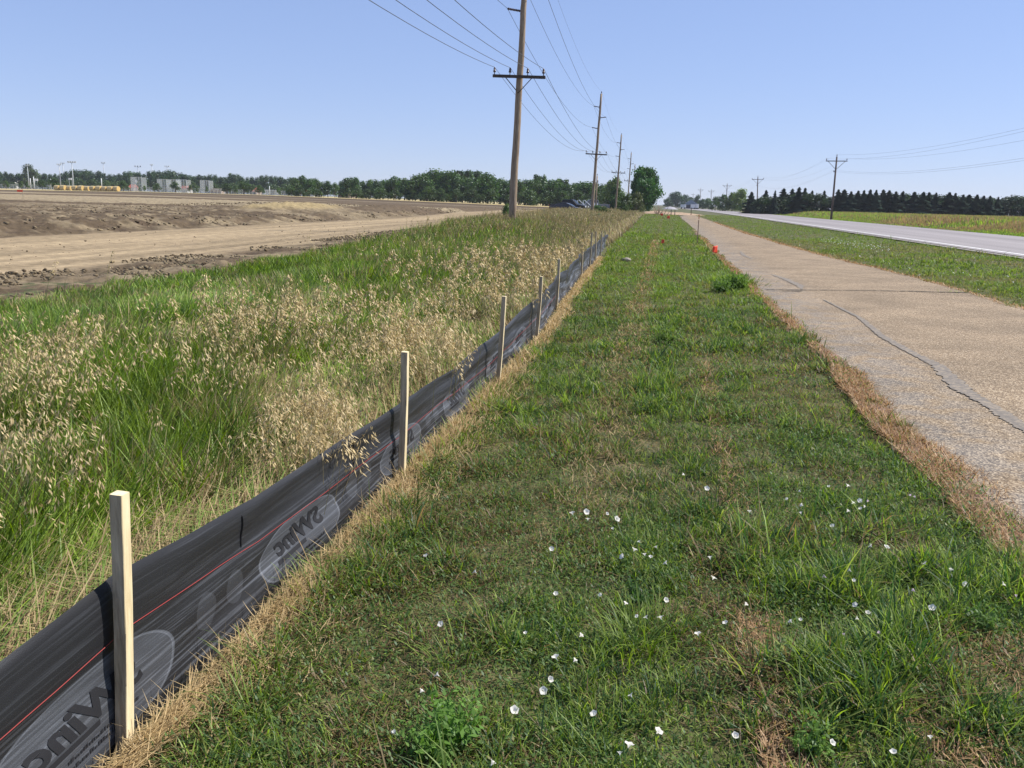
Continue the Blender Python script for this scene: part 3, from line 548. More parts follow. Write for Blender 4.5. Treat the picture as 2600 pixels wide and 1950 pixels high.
wv = N(M_fab, 'ShaderNodeTexNoise'); wv.inputs['Scale'].default_value = 1; wv.inputs['Detail'].default_value = 2; m3 = N(M_fab, 'ShaderNodeMapping'); m3.inputs['Scale'].default_value = (350, 160, 1); L(M_fab, uv.outputs[0], m3.inputs[0]); L(M_fab, m3.outputs[0], wv.inputs['Vector'])
far_ = N(M_fab, 'ShaderNodeMapRange'); far_.inputs[1].default_value = 2; far_.inputs[2].default_value = 14; far_.inputs[3].default_value = .5; far_.inputs[4].default_value = 1.3; L(M_fab, sx.outputs[0], far_.inputs[0])
s1 = mth('MULTIPLY', mth('MULTIPLY', st.outputs[0], low.outputs[0]), mth('MULTIPLY', mth('ADD', n4.outputs['Fac'], .1), far_.outputs[0]))
s2 = mth('ADD', mth('MULTIPLY', s1, .75), mth('MULTIPLY', mth('ADD', mth('MULTIPLY', el, mth('ADD', mth('MULTIPLY', ns.outputs['Fac'], .35), .1)), mth('ADD', rim, dot)), .3)); nt.nodes[-1].use_clamp = True
s3 = mth('MULTIPLY', s2, mth('ADD', mth('MULTIPLY', wv.outputs['Fac'], 1.4), .3)); nt.nodes[-1].use_clamp = True
mx = N(M_fab, 'ShaderNodeMixRGB'); mx.inputs[1].default_value = (.016, .016, .018, 1); mx.inputs[2].default_value = (.5, .54, .62, 1); L(M_fab, s3, mx.inputs[0]); L(M_fab, mx.outputs[0], b.inputs['Base Color'])
bp = N(M_fab, 'ShaderNodeBump'); bp.inputs['Strength'].default_value = .35; bp.inputs['Distance'].default_value = .002; L(M_fab, wv.outputs['Fac'], bp.inputs['Height']); L(M_fab, bp.outputs[0], b.inputs['Normal'])
fabric = nmesh('fabric', P.reshape(-1, 3)-np.array(FO), np.stack([a, a+nx, a+nx+1, a+1], 1), mat=M_fab, parent=fence, UV=UV, smooth=True)
def vred(y): return np.interp(y, [-2, 1.8, 2.1, 3, 4.7, 5.5, 7.4, 12, 35], [.66, .66, .68, .62, .56, .52, .45, .5, .5])
M_red = mat('red_thread', .7, .3, (.24, .03, .028))
ys_ = np.linspace(-1.9, 13, 300); Pr = fab(ys_, vred(ys_)); mb = MB(); mb.tube([Vector(p)-FO+Vector((.004, 0, 0)) for p in Pr], .0016, 4); mb.build('red_stitching', M_red, fabric)
# dark seam folds across the top band
M_dark = mat('fabric_fold', .6, .2, (.006, .006, .007))
for ys0, v0, v1 in [(2.86, .66, .93), (4.06, .62, .9)]:
    v_ = np.linspace(v0, v1, 14); Pp = fab(np.full(14, ys0)+.012*np.sin(v_*9), v_); mb = MB(); mb.tube([Vector(p)-FO+Vector((.003, 0, 0)) for p in Pp], [.001]+[.0032]*12+[.001], 4); mb.build('fabric_fold', M_dark, fabric)
# printed lettering, seen from the back so it reads mirrored
M_ink = mat('black_print', .75, .2, (.022, .022, .025))
import bmesh
def letters(txt, size, shear):
    cu = bpy.data.curves.new('t', 'FONT'); cu.body = txt; cu.size = size; cu.shear = shear; cu.offset = .004*size/.12; cu.align_x = 'CENTER'; cu.resolution_u = 3; cu.extrude = 0
    ob = bpy.data.objects.new('t', cu); col.objects.link(ob); bpy.context.view_layer.update()
    me = bpy.data.meshes.new_from_object(ob.evaluated_get(bpy.context.evaluated_depsgraph_get())); bpy.data.objects.remove(ob); bpy.data.curves.remove(cu)
    bm = bmesh.new(); bm.from_mesh(me); bmesh.ops.triangulate(bm, faces=bm.faces); 
    bmesh.ops.subdivide_edges(bm, edges=[e for e in bm.edges if e.calc_length() > .02], cuts=2, use_grid_fill=True); bmesh.ops.triangulate(bm, faces=bm.faces)
    V = np.array([v.co[:] for v in bm.verts]); T = np.array([[v.index for v in f.verts] for f in bm.faces]); bm.free(); bpy.data.meshes.remove(me); return V, T
big = letters('SWinc', .2, .45); bigV = big[0]
w0, w1 = bigV[:, 0].min(), bigV[:, 0].max()
sc_x = .5/(w1-w0)
def decal(V, T, yc, vc, kx, kz, name, prnt=None):
    y = yc-(V[:, 0])*kx; hgt = ztop(y)+.03; v = vc+V[:, 1]*kz/hgt
    P = fab(y, v); P[:, 0] += .0022; return nmesh(name, P-np.array(FO), T[:, ::-1], mat=M_ink, parent=prnt or fabric)
for k in range(-1, 9):
    yc = U0+k*SP; decal(bigV, big[1], yc, .33, sc_x, .62, 'printed_lettering')
    # underline swoosh and rows of fine print too small to read
    mb_v = []; mb_t = []
    def rect(x0, x1, z0, z1):
        n = max(2, int((x1-x0)/.02)+1)
        for q in np.linspace(x0, x1, n): mb_v.extend([(q, z0, 0), (q, z1, 0)])
        b0 = len(mb_v)-2*n
        for q in range(n-1): mb_t.extend([(b0+2*q, b0+2*q+2, b0+2*q+3), (b0+2*q, b0+2*q+3, b0+2*q+1)])
    rect(-.02, .26, -.03, -.012)
    if k < 3:
        rr_ = random.Random(k+5)
        for row, (xa, xb) in enumerate([(-.2, .12), (-.16, .18)]):
            q = xa
            while q < xb:
                wq = rr_.uniform(.004, .011); hq = rr_.uniform(.006, .014); rect(q, q+wq, -.062-.026*row, -.062-.026*row+hq); q += wq+rr_.uniform(.003, .007)
    decal(np.array(mb_v), np.array(mb_t), yc, .33, 1., 1., 'printed_lines')
# stakes
M_stake = noise_mat('raw_pine_stake', [(.3, (.55, .42, .23)), (.5, (.74, .61, .37)), (.7, (.82, .7, .46))], 7, rough=.8, stretch=(6, 6, .5), bump=.3, bscale=30, dist=.003)
M_stake_shaded = noise_mat('shaded_stake_face', [(.28, (.16, .12, .08)), (.45, (.38, .3, .2)), (.7, (.56, .46, .32))], 9, rough=.85, stretch=(5, 5, .6), bump=.6, bscale=40, dist=.004)  # darker wood for the -Y face: its lack of sun is painted in
stk = [(303, 1892, 303, 1252), (1020, 1205, 1028, 893), (1264, 973, 1280, 752), (1362, 859, 1374.5, 702), (1412, 785, 1420, 658), (1475.7, 701, 1479, 616), (1496, 679, 1504, 590), (1511, 665, 1513.7, 587.7), (1524, 651, 1528.4, 587), (1535, 623, 1536, 586), (1546, 612, 1548, 580)]
def stake(B, Tt):
    B = Vector(B); Tt = Vector(Tt); d = (Tt-B); Lg = d.length; q = d.to_track_quat('Z', 'Y').to_matrix()
    # keep faces square to the fence
    z = d.normalized(); x = Vector((1, 0, 0)); x = (x-z*x.dot(z)).normalized(); y = z.cross(x); Mx = Matrix((x, y, z)).transposed()
    s = .019; vs = []; fs = []
    lv = np.linspace(-.12, Lg, 12)
    for k, l in enumerate(lv):
        bow = .004*math.sin(l*4)
        for cx2, cy2 in ((-s, -s), (s, -s), (s, s), (-s, s)):
            for e in (-1, 1):
                # bevelled corners
                px_ = cx2*(1-(.1 if e < 0 else 0)); py_ = cy2*(1-(.1 if e > 0 else 0))
                vs.append(B+Mx @ Vector((px_+bow+random.uniform(-.0006, .0006), py_+random.uniform(-.0006, .0006), l)))
    n = 8; order = [1, 0, 2, 3, 5, 4, 6, 7]
    order = sorted(range(8), key=lambda i: math.atan2((Mx.transposed() @ (vs[i]-B)).y, (Mx.transposed() @ (vs[i]-B)).x-.0))
    for k in range(len(lv)-1):
        for j in range(8): fs.append((k*8+order[j], k*8+order[(j+1) % 8], (k+1)*8+order[(j+1) % 8], (k+1)*8+order[j]))
    fs.append(tuple((len(lv)-1)*8+j for j in order)); mb = MB(); mb.add([v-FO for v in vs], fs); o = mb.build('stake', M_stake, fence)
    o.data.materials.append(M_stake_shaded)
    for p in o.data.polygons:
        if p.normal.y < -.75: p.material_index = 1
    return o
for bx, by, tx, ty in stk:
    B = gnd(bx, by); Tt = at(tx, ty, B.y+random.uniform(-.01, .01)); B.x = max(B.x, float(FX(B.y))-.02) if B.y < 12 else B.x; o = stake(B, Tt)
stake((-1.47, -.72, 0), (-1.44, -.72, .8))

# ------------------------------------------------------------------ utility poles
def insulator_up(mb, x, y, z, s=1.):
    mb.tube([(x, y, z), (x, y, z+.1*s), (x, y, z+.101*s), (x, y, z+.17*s), (x, y, z+.171*s), (x, y, z+.24*s), (x, y, z+.3*s)], [.02*s, .02*s, .07*s, .06*s, .045*s, .055*s, .03*s], 8)
PH = 12.95
ARM = {'L2': 11.55, 'R': 10.45, 'L1': 9.4-.1, 'X': 6.55}
def left_pole():
    root = empty('utility_pole', (0, 0, 0)); mb = MB(); n = 14
    mb.tube([(.03*math.sin(k*1.7)*.4, .02*math.sin(k*2.3)*.4, PH*k/n-.4*(k == 0)) for k in range(n+1)], [.185-.075*k/n for k in range(n+1)], 14); mb.build('pole', M_pole, root, True)
    za = ARM['X']; c = MB(); c.box((0, -.2, za), (2.46, .1, .125)); c.build('crossarm', M_arm, root)
    br = MB()
    for s in (-1, 1): br.tube([(s*.62, -.26, za-.05), (0, -.17, za-.68)], .02, 5)
    br.build('brace', M_arm, root)
    for s in (-1.16, -.43, .4, 1.13):
        i_ = MB(); insulator_up(i_, s, -.2, za+.06, 1.); i_.build('insulator', M_insul, root, True)
    for z, s in ((ARM['L2'], -1), (ARM['R'], 1), (ARM['L1'], -1)):
        i_ = MB(); pts = [(s*.13, 0, z)]; rs = [.05]
        for k in range(8): pts += [(s*(.16+k*.07), 0, z+.01*k), (s*(.185+k*.07), 0, z+.01*k)]; rs += [.032, .06]
        pts.append((s*.75, 0, z+.09)); rs.append(.04); i_.tube(pts, rs, 8); i_.build('side_insulator', M_insul, root)
        bk = MB(); bk.box((s*.11, 0, z), (.06, .12, .34)); bk.build('bracket', M_metal, root)
    t = MB(); insulator_up(t, 0, 0, PH-.02, .9); t.build('top_insulator', M_insul, root); return root
lp = [(1301, 532, 1331, 0, 41), (1503, 533, 1527, 238, 102), (1563.6, 520, 1578, 342, 161), (1593, 520, 1603, 388, 218), (1608, 520, 1612.5, 418, 275)]
LL = ['nearest tall wooden utility pole, rising past the top of the photo', 'second tall wooden utility pole, standing by the parked vehicles', 'third utility pole in the tall row, in front of the pale green tree', 'fourth utility pole in the tall row, left of the big bush', 'farthest utility pole of the tall row, half hidden behind the big bush']
proto = left_pole(); lpoles = []
for i, (bx, by, tx, ty, D) in enumerate(lp):
    o = proto if i == 0 else copy_tree(proto); B = at(bx, by, D); Tt = at(tx, ty, D); zb = Z(B.x, B.y)
    if i == 0: t0 = (zb-B.z)/(Tt.z-B.z); B = B+(Tt-B)*t0; B.z = zb; d = (Tt-B).normalized()
    else:
        t0 = (zb-B.z)/(Tt.z-B.z); B = B+(Tt-B)*t0; B.z = zb; d = (Tt-B).normalized()
    o.location = B; o.rotation_euler = d.to_track_quat('Z', 'Y').to_euler() if False else Euler((0, math.asin(d.x), R(-2)))
    s = 1. if i == 0 else (Tt-B).length/PH; o.scale = (1, 1, s if i else 1)
    if i == 0:
        zx = at(1322, 196, D).z; o.scale = (1, 1, (zx-zb)/ARM['X'])
    tag(o, LL[i], 'utility pole', 'tall wooden utility poles in a row'); lpoles.append(o)
# an unseen-from-here neighbour behind the viewer carries the wires
o = copy_tree(proto); o.location = (-5.9, -19, 0); tag(o, 'tall wooden utility pole behind the viewer carrying the same wires', 'utility pole', 'tall wooden utility poles in a row'); lpoles.insert(0, o)
bpy.context.view_layer.update()
def wire_at(P, rad, name, label, sag, group):
    mb = MB(); pts = []
    for a_, b_ in zip(P[:-1], P[1:]):
        Ls = (b_-a_).length; n = 24
        for k in range(n): t = k/n; p = a_.lerp(b_, t); p.z -= 4*sag*(Ls/60)**2*t*(1-t); pts.append(p)
    pts.append(P[-1]); mb.tube(pts, rad, 4); return tag(mb.build(name, M_wire), label, 'wire', group)
def loc(o, v): return o.matrix_world @ Vector(v)
wl = [((-1.16, -.2, ARM['X']+.36), 'lowest wire of the tall poles, on the leftmost crossarm insulator'), ((-.43, -.2, ARM['X']+.36), 'wire on the crossarm insulator just left of the tall poles'), ((.4, -.2, ARM['X']+.36), 'wire on the crossarm insulator just right of the tall poles'), ((1.13, -.2, ARM['X']+.36), 'wire on the rightmost crossarm insulator of the tall poles'),
      ((-.75, 0, ARM['L1']+.09), 'wire on the lower left side insulators of the tall poles'), ((.75, 0, ARM['R']+.09), 'wire on the right side insulators of the tall poles'), ((-.75, 0, ARM['L2']+.09), 'wire on the upper left side insulators of the tall poles'), ((0, 0, PH+.25), 'thin top wire running over the tips of the tall poles')]
for k, (v, lb) in enumerate(wl): wire_at([loc(o, v) for o in lpoles], .011 if k < 7 else .006, 'overhead_wire', lb, 1.15, 'wires of the tall poles')
# right row
def right_pole():
    root = empty('utility_pole', (0, 0, 0)); mb = MB(); mb.tube([(0, 0, -.4), (0, 0, 4), (0, 0, 10)], [.18, .155, .12], 12); mb.build('pole', M_pole2, root, True)
    c = MB(); c.box((0, -.16, 9.3), (3.3, .1, .13)); c.build('crossarm', M_pole2, root); br = MB()
    for s in (-1, 1): br.tube([(s*1.3, -.2, 9.25), (0, -.15, 7.95)], .035, 5)
    br.build('brace', M_pole2, root)
    for s in (-1.55, 1.55): i_ = MB(); insulator_up(i_, s, -.16, 9.35, 1.2); i_.build('insulator', M_insul, root)
    t = MB(); insulator_up(t, 0, 0, 9.97, 1.3); t.build('top_insulator', M_metal, root)
    for z in (7.6, 7.75): t = MB(); t.tube([(-.12, 0, z), (-.28, 0, z), (-.3, 0, z+.1)], .05, 6); t.build('side_insulator', M_insul, root)
    return root
rp = [(2112, 2125, 392, 140), (1921.5, 1923, 445.6, 252), (1842.6, 1846, 465, 372), (1804, 1805.5, 480, 500), (1776, 1779, 477, 470), (1758, 1760, 490, 620), (1744, 1745, 494, 760)]
RLb = ['nearest dark utility pole across the road, its crossarm high above the spruces', 'second dark utility pole across the road, before the gap in the spruces', 'third dark utility pole across the road, in front of the light green trees', 'small distant utility pole just left of the light green trees', 'distant utility pole standing at the far end of the road', 'tiny distant utility pole in front of the dark barn', 'tiny farthest utility pole by the round dark trees']
pr = right_pole(); rpoles = []
for i, (bx, tx, ty, D) in enumerate(rp):
    o = pr if i == 0 else copy_tree(pr); Tt = at(tx, ty, D); B = at(bx, 540, D); zb = Z(B.x, D); o.location = (B.x, D, zb); sc = (Tt.z-zb)/10.35
    o.scale = (sc if i < 4 else .8, 1, sc); o.rotation_euler = (0, math.atan2(Tt.x-B.x, Tt.z-zb)*.75, R(-3)); tag(o, RLb[i], 'utility pole', 'utility poles along the road'); rpoles.append(o)
o = copy_tree(pr); o.location = (27.4, 24, .2); tag(o, 'dark utility pole across the road, outside the right edge of the view', 'utility pole', 'utility poles along the road'); rpoles.insert(0, o)
bpy.context.view_layer.update()
for v, lb in [((-1.55, -.16, 9.7), 'wire on the left end of the roadside crossarms'), ((1.55, -.16, 9.7), 'wire on the right end of the roadside crossarms'), ((0, 0, 10.35), 'wire over the tips of the roadside poles'), ((-.3, 0, 7.7), 'lower of the two communication wires on the roadside poles'), ((-.3, 0, 7.9), 'upper of the two communication wires on the roadside poles')]:
    wire_at([loc(o, v) for o in rpoles[:5]], .007, 'roadside_wire', lb, .5, 'wires of the roadside poles')
# slim pole by the second pole
sp = empty('slim_pole', (at(1512.5, 520, 118).x, 118, Z(-9, 118)), label='slim weathered service pole close beside the second tall pole', cat='pole'); top = at(1513.8, 447, 118).z-sp.location.z
mb = MB(); mb.tube([(0, 0, -.3), (.03, 0, top)], [.1, .075], 8); mb.build('pole', M_pole, sp, True); mb = MB(); insulator_up(mb, .03, 0, top, 1.); mb.box((.14, 0, top-.7), (.12, .1, .3)); mb.build('fitting', M_metal, sp)

# ------------------------------------------------------------------ trees
def crown_mesh(seed, kind):
    g = np.random.default_rng(seed)
    if kind == 'spruce':
        n = 4200; t = g.random(n)**.85*.97; rmax = .29*(1-t)**(.7+.35*g.random())*(.72+.28*np.sin(t*(40+40*g.random())+g.random(n)))*(.75+.5*g.random(n))+.003; a = g.random(n)*6.283; lob = .85+.3*np.sin(a*3+t*25); r = rmax*lob*(.35+.65*g.random(n)**.5)
        P = np.stack([np.cos(a)*r, np.sin(a)*r, .03+t*.97-r*.25], 1); s = (.009+.05*(1-t)**.7)*(.7+.6*g.random(n)); rad = np.stack([np.cos(a), np.sin(a), -.35+.2*g.random(n)], 1); tan = np.stack([-np.sin(a), np.cos(a), g.normal(0, .3, n)], 1)
        u = rad*s[:, None]; v = tan*(s*.55)[:, None]; c = np.array([.018, .036, .022])+g.random((n, 1))*np.array([.02, .036, .022]); k = g.random(n) < .08; c[k] *= 1.6
    else:
        spec = {'oval': (15, .24, .12, .36, 2600, .05), 'round': (18, .36, .02, .42, 3000, .045), 'poplar': (9, .07, .04, .46, 1500, .04), 'bush': (44, .27, 0, .47, 14000, .034), 'young': (10, .26, .22, .34, 1300, .05), 'shrub': (16, .42, .0, .4, 2600, .05), 'wind': (18, .3, .05, .42, 2800, .05)}[kind]
        nc, rx, z0, rz, n, ls = spec; cen = []
        for i in range(nc):
            t = (i+.5)/nc; zc = z0+(1-z0)*((.12+.76*t) if kind != 'poplar' else (.05+.9*t)); prof = math.sin(min(1, (.22+.83*t))*math.pi)**.6 if kind != 'bush' else math.sin(min(.97, (.3+.62*t))*math.pi)**.5
            rr_ = rx*prof*(.35+.65*g.random()); aa = g.random()*6.28; cen.append((rr_*math.cos(aa), rr_*math.sin(aa), zc, (.1+.07*g.random())*(1 if kind not in ('poplar',) else .6)*(.75 if kind == 'bush' else 1)))
        if kind == 'bush':
            for i in range(10): aa = g.random()*6.28; rr_ = .17*g.random(); cen.append((rr_*math.cos(aa), rr_*math.sin(aa), .86+.1*g.random(), .045))
        cen = np.array(cen); wts = cen[:, 3]**2; idx = g.choice(len(cen), n, p=wts/wts.sum()); d = g.normal(size=(n, 3)); d /= np.linalg.norm(d, axis=1)[:, None]
        rr2 = cen[idx, 3]*(.45+.6*g.random(n)**.6)*(1+.25*g.normal(size=n)); P = cen[idx, :3]+d*rr2[:, None]*np.array([1., 1., 1.15]); P[:, 2] = np.clip(P[:, 2], .01, 1.03)
        s = ls*(.5+.8*g.random(n)); nn = d+g.normal(0, .7, (n, 3)); nn /= np.linalg.norm(nn, axis=1)[:, None]; q = g.normal(size=(n, 3)); u = np.cross(nn, q); u /= np.linalg.norm(u, axis=1)[:, None]; v = np.cross(nn, u); u = u*s[:, None]*.62; v = v*s[:, None]*.45
        if kind == 'bush': u = u*.5+np.array([0, 0, 1])*s[:, None]*.5
        cl = .7+.6*g.random(len(cen)); c = (np.array([.045, .075, .02])+g.random((n, 1))*np.array([.04, .06, .02]))*cl[idx][:, None]
        if kind == 'bush': c = c*np.array([1., 1.35, .95])
    V = np.stack([P-u, P+v, P+u, P-v], 1).reshape(-1, 3); b_ = (np.arange(len(P))*4)[:, None]; T = b_+np.array([[0, 1, 2, 3]])
    return V, T, np.repeat(c, 4, 0)
def trunk_mesh(kind, seed):
    g = random.Random(seed); mb = MB(); r = {'spruce': .013, 'poplar': .012, 'bush': .012, 'shrub': .015}.get(kind, .02); top = .95 if kind in ('spruce', 'poplar') else .6
    mb.tube([(0, 0, -.02), (.005, 0, top*.35), (-.005, .004, top*.7), (0, 0, top)], [r*1.3, r, r*.7, r*.25], 7)
    if kind not in ('spruce', 'poplar'):
        for k in range(5):
            a = g.random()*6.28; z = .15+.09*k; q = .17+.08*g.random(); mb.tube([(0, 0, z), (math.cos(a)*q*.5, math.sin(a)*q*.5, z+.12), (math.cos(a)*q, math.sin(a)*q, z+.26)], [r*.5, r*.35, r*.12], 5)
    return mb
protos = {}
tints = {}
def make_proto(kind, var):
    V, T, C = crown_mesh(hash_(kind)+var*13, kind); return V, T, C
def hash_(s): return sum(ord(c)*(i+3) for i, c in enumerate(s)) % 1000
def get_proto(kind, var, tint=(1, 1, 1)):
    key = (kind, var, tint)
    if key not in protos:
        V, T, C = make_proto(kind, var); cr = nmesh('crown', V, T, C*np.array(tint), M_needle if kind == 'spruce' else M_leaf); me = cr.data; bpy.data.objects.remove(cr)
        tr = trunk_mesh(kind, var).build('trunk', M_bark); tm = tr.data; bpy.data.objects.remove(tr); protos[key] = (me, tm)
    return protos[key]
def tree(px, ytop, D, kind, name, label, group=None, wf=1., tint=(1, 1, 1), cat='tree', zb=None, dx=0):
    p = at(px, ytop, D); zb = Z(p.x, p.y) if zb is None else zb; h = p.z-zb; root = empty(name, (p.x+dx, p.y, zb), random.random()*6.28, label=label, cat=cat, group=group)
    me, tm = get_proto(kind, random.randrange(7 if kind == 'spruce' else 4), tint)
    for nm, m in (('trunk', tm), ('crown', me)): o = bpy.data.objects.new(nm, m); col.objects.link(o); o.parent = root
    root.scale = (h*wf, h*wf, h); return root
def ordn(i):
    u = ['', 'first', 'second', 'third', 'fourth', 'fifth', 'sixth', 'seventh', 'eighth', 'ninth', 'tenth', 'eleventh', 'twelfth', 'thirteenth', 'fourteenth', 'fifteenth', 'sixteenth', 'seventeenth', 'eighteenth', 'nineteenth']
    if i < 20: return u[i]
    tens = {2: 'twent', 3: 'thirt', 4: 'fort', 5: 'fift', 6: 'sixt', 7: 'sevent', 8: 'eight', 9: 'ninet'}[i//10]
    return tens+'ieth' if i % 10 == 0 else tens+'y-'+u[i % 10]
# spruces across the road
spr = [(1909, 485), (1946, 480.6), (1969, 481), (1991, 476), (2013, 477), (2030, 473), (2045, 475), (2063, 482), (2094, 482), (2130, 479), (2145, 479), (2162, 484), (2180, 482), (2195, 481), (2211, 479), (2226, 480), (2244, 479), (2259, 481), (2276, 484), (2294, 483), (2323, 485), (2346, 485), (2360, 486), (2378, 487), (2412, 486), (2427, 488), (2447, 492), (2462, 492), (2482, 492), (2499, 495), (2515, 495), (2536, 498)]
for i, (x, yt) in enumerate(spr):
    sz = 'slim' if x in (1969, 2259) else ('tall' if yt < 480 else 'dark'); tree(x, yt, 196+random.uniform(-4, 4)+(2600-x)*.03, 'spruce', 'spruce_tree', f'{sz} green spruce across the road, {ordn(i+1)} from the left of the row', 'spruces in a row across the road', wf=random.uniform(1.3, 2.1) if x != 1969 else .8)
for i, (x, yt) in enumerate([(1928, 503), (1958, 500), (1981, 498), (2078, 492), (2108, 500), (2305, 492), (2394, 496), (2555, 501), (2575, 497), (2596, 498), (2618, 502), (2640, 505), (1944, 499), (2000, 494), (2022, 492), (2050, 491), (2140, 493), (2170, 494), (2205, 492), (2238, 493), (2270, 492), (2335, 494), (2365, 494), (2425, 497), (2458, 500), (2492, 502), (2525, 503)]):
    tree(x, yt, 215+random.uniform(-4, 4), 'round', 'broadleaf_tree', f'dull green broadleaf tree behind the spruces, {ordn(i+1)} from the left', 'broadleaf trees behind the spruces', wf=random.uniform(1.4, 2.2), tint=(.45, .55, .5))
# small weeds before the spruces
pale = (1.9, 1.5, .9)
for i, (x, yt, D, kd, wf, tn, lb) in enumerate([(1884, 480, 300, 'wind', 1.2, (2.2, 2., 1.1), 'yellow green wind-bent tree left of the spruces'), (1862, 489, 305, 'wind', 1.3, (1.7, 1.6, 1.), 'light green tree between the third pole and the yellow green tree'), (1838, 494, 310, 'round', 1.3, (1., 1.1, .9), 'green rounded tree just left of the third roadside pole'), (1818, 500, 320, 'round', 1.3, (.9, 1., .9), 'low green tree at the bend of the distant road'), (1800, 503, 430, 'round', 1.5, (.8, 1., .8), 'green tree right beside the dark barn'), (1785, 505, 440, 'round', 1.4, (.8, 1., .85), 'small dull green tree touching the barn'), (1773, 495, 520, 'oval', 1.1, (.6, .8, .9), 'pointed dark tree rising behind the barn'),
        (1722, 486, 560, 'round', 1.4, (.6, .8, 1.), 'largest round dark tree at the far end of the trail'), (1708, 490, 560, 'round', 1.3, (.6, .8, 1.), 'round dark tree left in the far clump behind the trail end'), (1740, 494, 570, 'round', 1.5, (.6, .8, 1.), 'round dark tree right in the far clump before the barn'), (1696, 503, 540, 'round', 1.6, (.7, .85, 1.), 'low distant tree beside the big bush'), (1755, 500, 600, 'round', 1.6, (.6, .8, 1.), 'distant bluish tree above the left barn roof')]):
    tree(x, yt, D, kd, 'broadleaf_tree', lb, 'trees around the far end of the road', wf=wf, tint=tn)
# big bush etc.
tree(1641, 424, 158, 'bush', 'tall_bush', 'big dense green bush with upright shoots at the end of the grass strip', wf=1.2, cat='bush', tint=(.85, .95, .8))
tree(1622, 448, 160, 'bush', 'tall_bush', 'darker left lobe bush leaning on the big dense bush', wf=.85, cat='bush', tint=(.7, .8, .75))
tree(1563, 449, 185, 'round', 'broadleaf_tree', 'pale grey green tree behind the third tall pole', wf=.95, tint=(2., 1.75, 1.7))
tree(1548, 460, 190, 'round', 'broadleaf_tree', 'pale grey green tree at the end of the dark shelterbelt', wf=.95, tint=(1.7, 1.6, 1.5))
tree(1566, 470, 165, 'round', 'broadleaf_tree', 'dark green tree low between the third pole and the bush', wf=1.15, tint=(.8, 1., .8))
tree(1618, 488, 140, 'shrub', 'shrub', 'grey brown twiggy shrub in front of the big bush', wf=1.1, cat='shrub', tint=(1.5, 1.1, 1.3))
tree(1594, 491, 120, 'shrub', 'shrub', 'small green tree shrub before the fourth tall pole', wf=.9, cat='shrub', tint=(1.2, 1.15, .9))
tree(1556, 545, 75, 'shrub', 'shrub', 'low dark green shrub in the dry grass right of the vehicles', wf=1.3, cat='shrub', tint=(.9, 1.1, .8))
tree(1518, 521, 97, 'shrub', 'shrub', 'dark green weed shrub at the foot of the second tall pole', wf=1.7, cat='shrub', tint=(.8, 1., .7))
tree(1536, 524, 96, 'shrub', 'shrub', 'olive weed shrub just right of the second tall pole', wf=1.5, cat='shrub', tint=(1.1, 1., .7))
tree(1505, 543, 70, 'shrub', 'shrub', 'silvery blue green sagebrush in the tall dry grass', wf=1.7, cat='shrub', tint=(2.6, 2.2, 3.6))
tree(1522, 542, 72, 'shrub', 'shrub', 'silvery blue green sagebrush, right one of the pair', wf=1.7, cat='shrub', tint=(2.5, 2.1, 3.4))
tree(1288, 517, 44, 'shrub', 'shrub', 'small grey green weed clump left of the nearest pole base', wf=.7, cat='shrub', tint=(1.8, 1.7, 1.6))
# shelterbelt
belt = [(752, 451), (768, 449), (785, 450), (800, 452), (815, 458), (832, 457), (850, 461), (866, 458), (880, 452), (892, 447), (903, 449), (920, 455), (938, 457), (955, 455), (972, 458), (985, 456), (1000, 451), (1013, 449), (1027, 453), (1040, 456), (1055, 443), (1068, 440), (1082, 438), (1092, 440), (1102, 431), (1113, 431), (1124, 438), (1134, 439), (1146, 436), (1158, 447), (1175, 452), (1192, 455), (1210, 455), (1228, 439), (1240, 440), (1256, 452), (1270, 454), (1284, 456), (1300, 457), (1318, 458), (1335, 455), (1350, 458), (1364, 457), (1380, 457), (1396, 458), (1412, 460), (1426, 462), (1440, 464), (1456, 463), (1470, 462), (1484, 461), (1498, 463), (1512, 466), (1528, 468), (1542, 470)]
for i, (x, yt) in enumerate(belt):
    yt = yt+random.uniform(-3, 5); D = 262 if x < 900 else 245; dk = random.uniform(.72, 1.05); tree(x, yt, D+random.uniform(-6, 6), random.choice(['round', 'oval', 'round']), 'broadleaf_tree', f'dark green tree in the dense shelterbelt behind the field, {ordn(i+1)} from its left end', 'trees of the shelterbelt', wf=random.uniform(.95, 1.5), tint=(.85, 1.05, .7) if i % 3 else (1.1, 1.2, .8))
for i, (x, yt) in enumerate([(740, 470), (762, 474), (905, 476), (930, 480), (965, 478), (1005, 480), (1048, 477), (1085, 474), (1120, 478), (1160, 480), (1200, 478), (1245, 478), (1290, 482), (1345, 482), (1390, 484), (1430, 486), (1470, 485), (1510, 487)]):
    tree(x, yt, 236+random.uniform(-3, 3), 'round', 'understory_tree', f'low tree along the front edge of the shelterbelt, {ordn(i+1)} from the left', 'low trees before the shelterbelt', wf=random.uniform(1.5, 1.9), tint=(.8, .85, .7))
for i, (x, yt, wf) in enumerate([(1156, 432, .9), (1164.5, 431, 1.1), (1173.5, 433, 1.2), (1181.5, 437, .9), (1188.5, 432, 1.1), (1195.5, 432, .9), (1210, 433, 1.7), (1361, 441, 1.2), (1368, 446, 1.), (1375, 447, .9), (1383, 443, .9), (1421, 452, 1.3), (1428, 455, 1.2), (1438, 455, 1.2)]):
    tree(x, yt, 275+random.uniform(-3, 3), 'poplar', 'poplar_tree', f'narrow upright poplar rising above the shelterbelt, {ordn(i+1)} from the left', 'poplars above the shelterbelt', wf=wf, tint=(.8, .95, .9))
